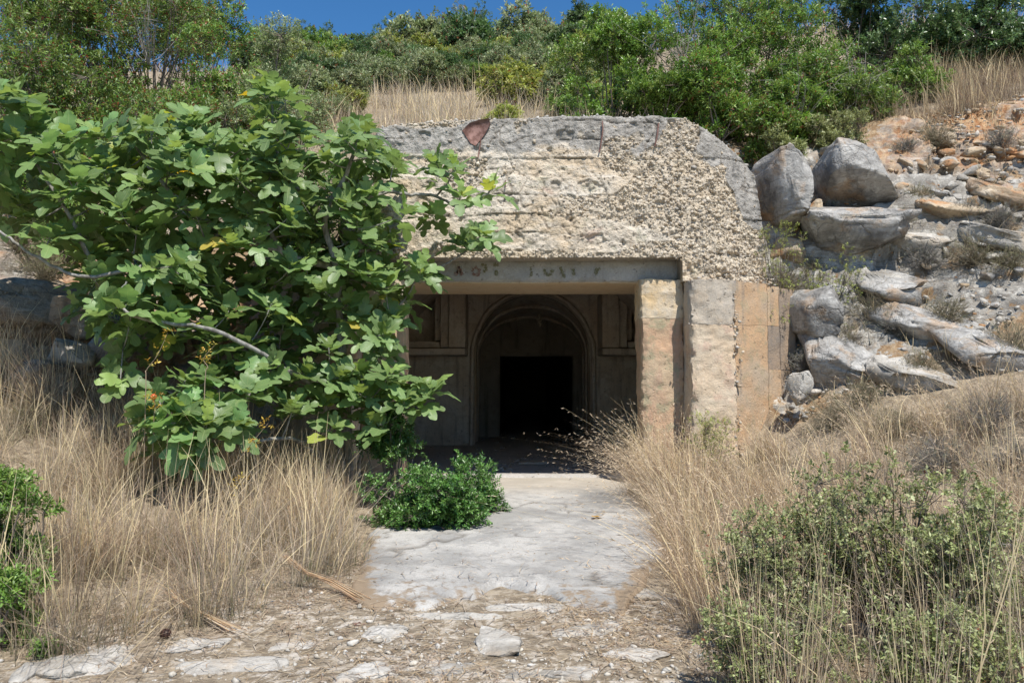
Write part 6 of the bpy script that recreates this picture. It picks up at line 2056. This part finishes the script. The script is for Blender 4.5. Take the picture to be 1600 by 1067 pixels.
V = V * (1 + 0.16 * (f1 - 0.5))[:, None]
m = NT('dark_cone')
M['cone'] = m.surf(m.mix(m.ramp(m.noise(m.pos(), 90.0), 0.4, 0.6), (0.028, 0.014, 0.010), (0.07, 0.035, 0.025)), 0.55)
solo('pine_cone', V + g + np.array([0, 0, 0.026]), F, M['cone'], 'round dark brown cone lying on the white gravel at lower left', 'cone')

sap = thing('pomegranate_sapling', 'thin pomegranate shoots with yellow leaves and one small red fruit below the fig', 'sapling', on_ground(P(232, 640, 7.0)[0], 7.0, 0.02))
rng = np.random.default_rng(9)
M['yleaf'] = leafy('yellow_leaf', 0.5, 0.3, 0.3, 0.1)
YEL = np.array([[0.52, 0.36, 0.06], [0.58, 0.42, 0.09], [0.40, 0.34, 0.08], [0.46, 0.28, 0.06]])
b0 = np.array(sap.location)
for pts in ([(228, 600), (228, 580), (246, 555), (262, 520)], [(320, 600), (325, 575), (318, 560), (335, 540)], [(355, 740), (372, 720), (395, 690), (420, 660)], [(240, 660), (243, 640), (240, 618)], [(355, 790), (348, 775), (365, 760), (380, 748)]):
    q = np.array([b0 if pts[0][0] < 300 and False else P(a_, b_, 7.0) for a_, b_ in pts])
    q = smooth_line(np.concatenate([[on_ground(q[0, 0], 7.0, 0.02)], q]), 4)
    V, F = tube(q, np.linspace(0.005, 0.002, len(q)), 5)
    st = part('stem', V, F, M['twig'], sap, col=np.tile([0.32, 0.25, 0.17], (len(V), 1)))
    lob = np.concatenate([q[-7:], np.full((7, 3), 0.03)], 1)
    V, F, C, *_ = leaf_cloud(rng, lob * np.array([1, 1, 1, 1.3, 1.3, 1.3]), 13, 4, 0.03, (0.038, 0.014), YEL, shell=0.1)
    part('leaves', V, F, M['yleaf'], st, col=C, kind='stuff')
V, F = ICO3
V = V * 0.028
crown, cf = tube([[0, 0, -0.024], [0, 0, -0.036], [0, 0, -0.044]], [0.008, 0.008, 0.014], 6)
fr = P(240, 620, 7.0)
m = NT('red_fruit')
M['fruit'] = m.surf(m.mix(m.ramp(m.noise(m.obj(), 25.0), 0.4, 0.6), (0.52, 0.08, 0.03), (0.60, 0.24, 0.07)), 0.35)
part('fruit', np.concatenate([V, crown]) + fr, [F, cf + len(V)], M['fruit'], sap, smooth=True)
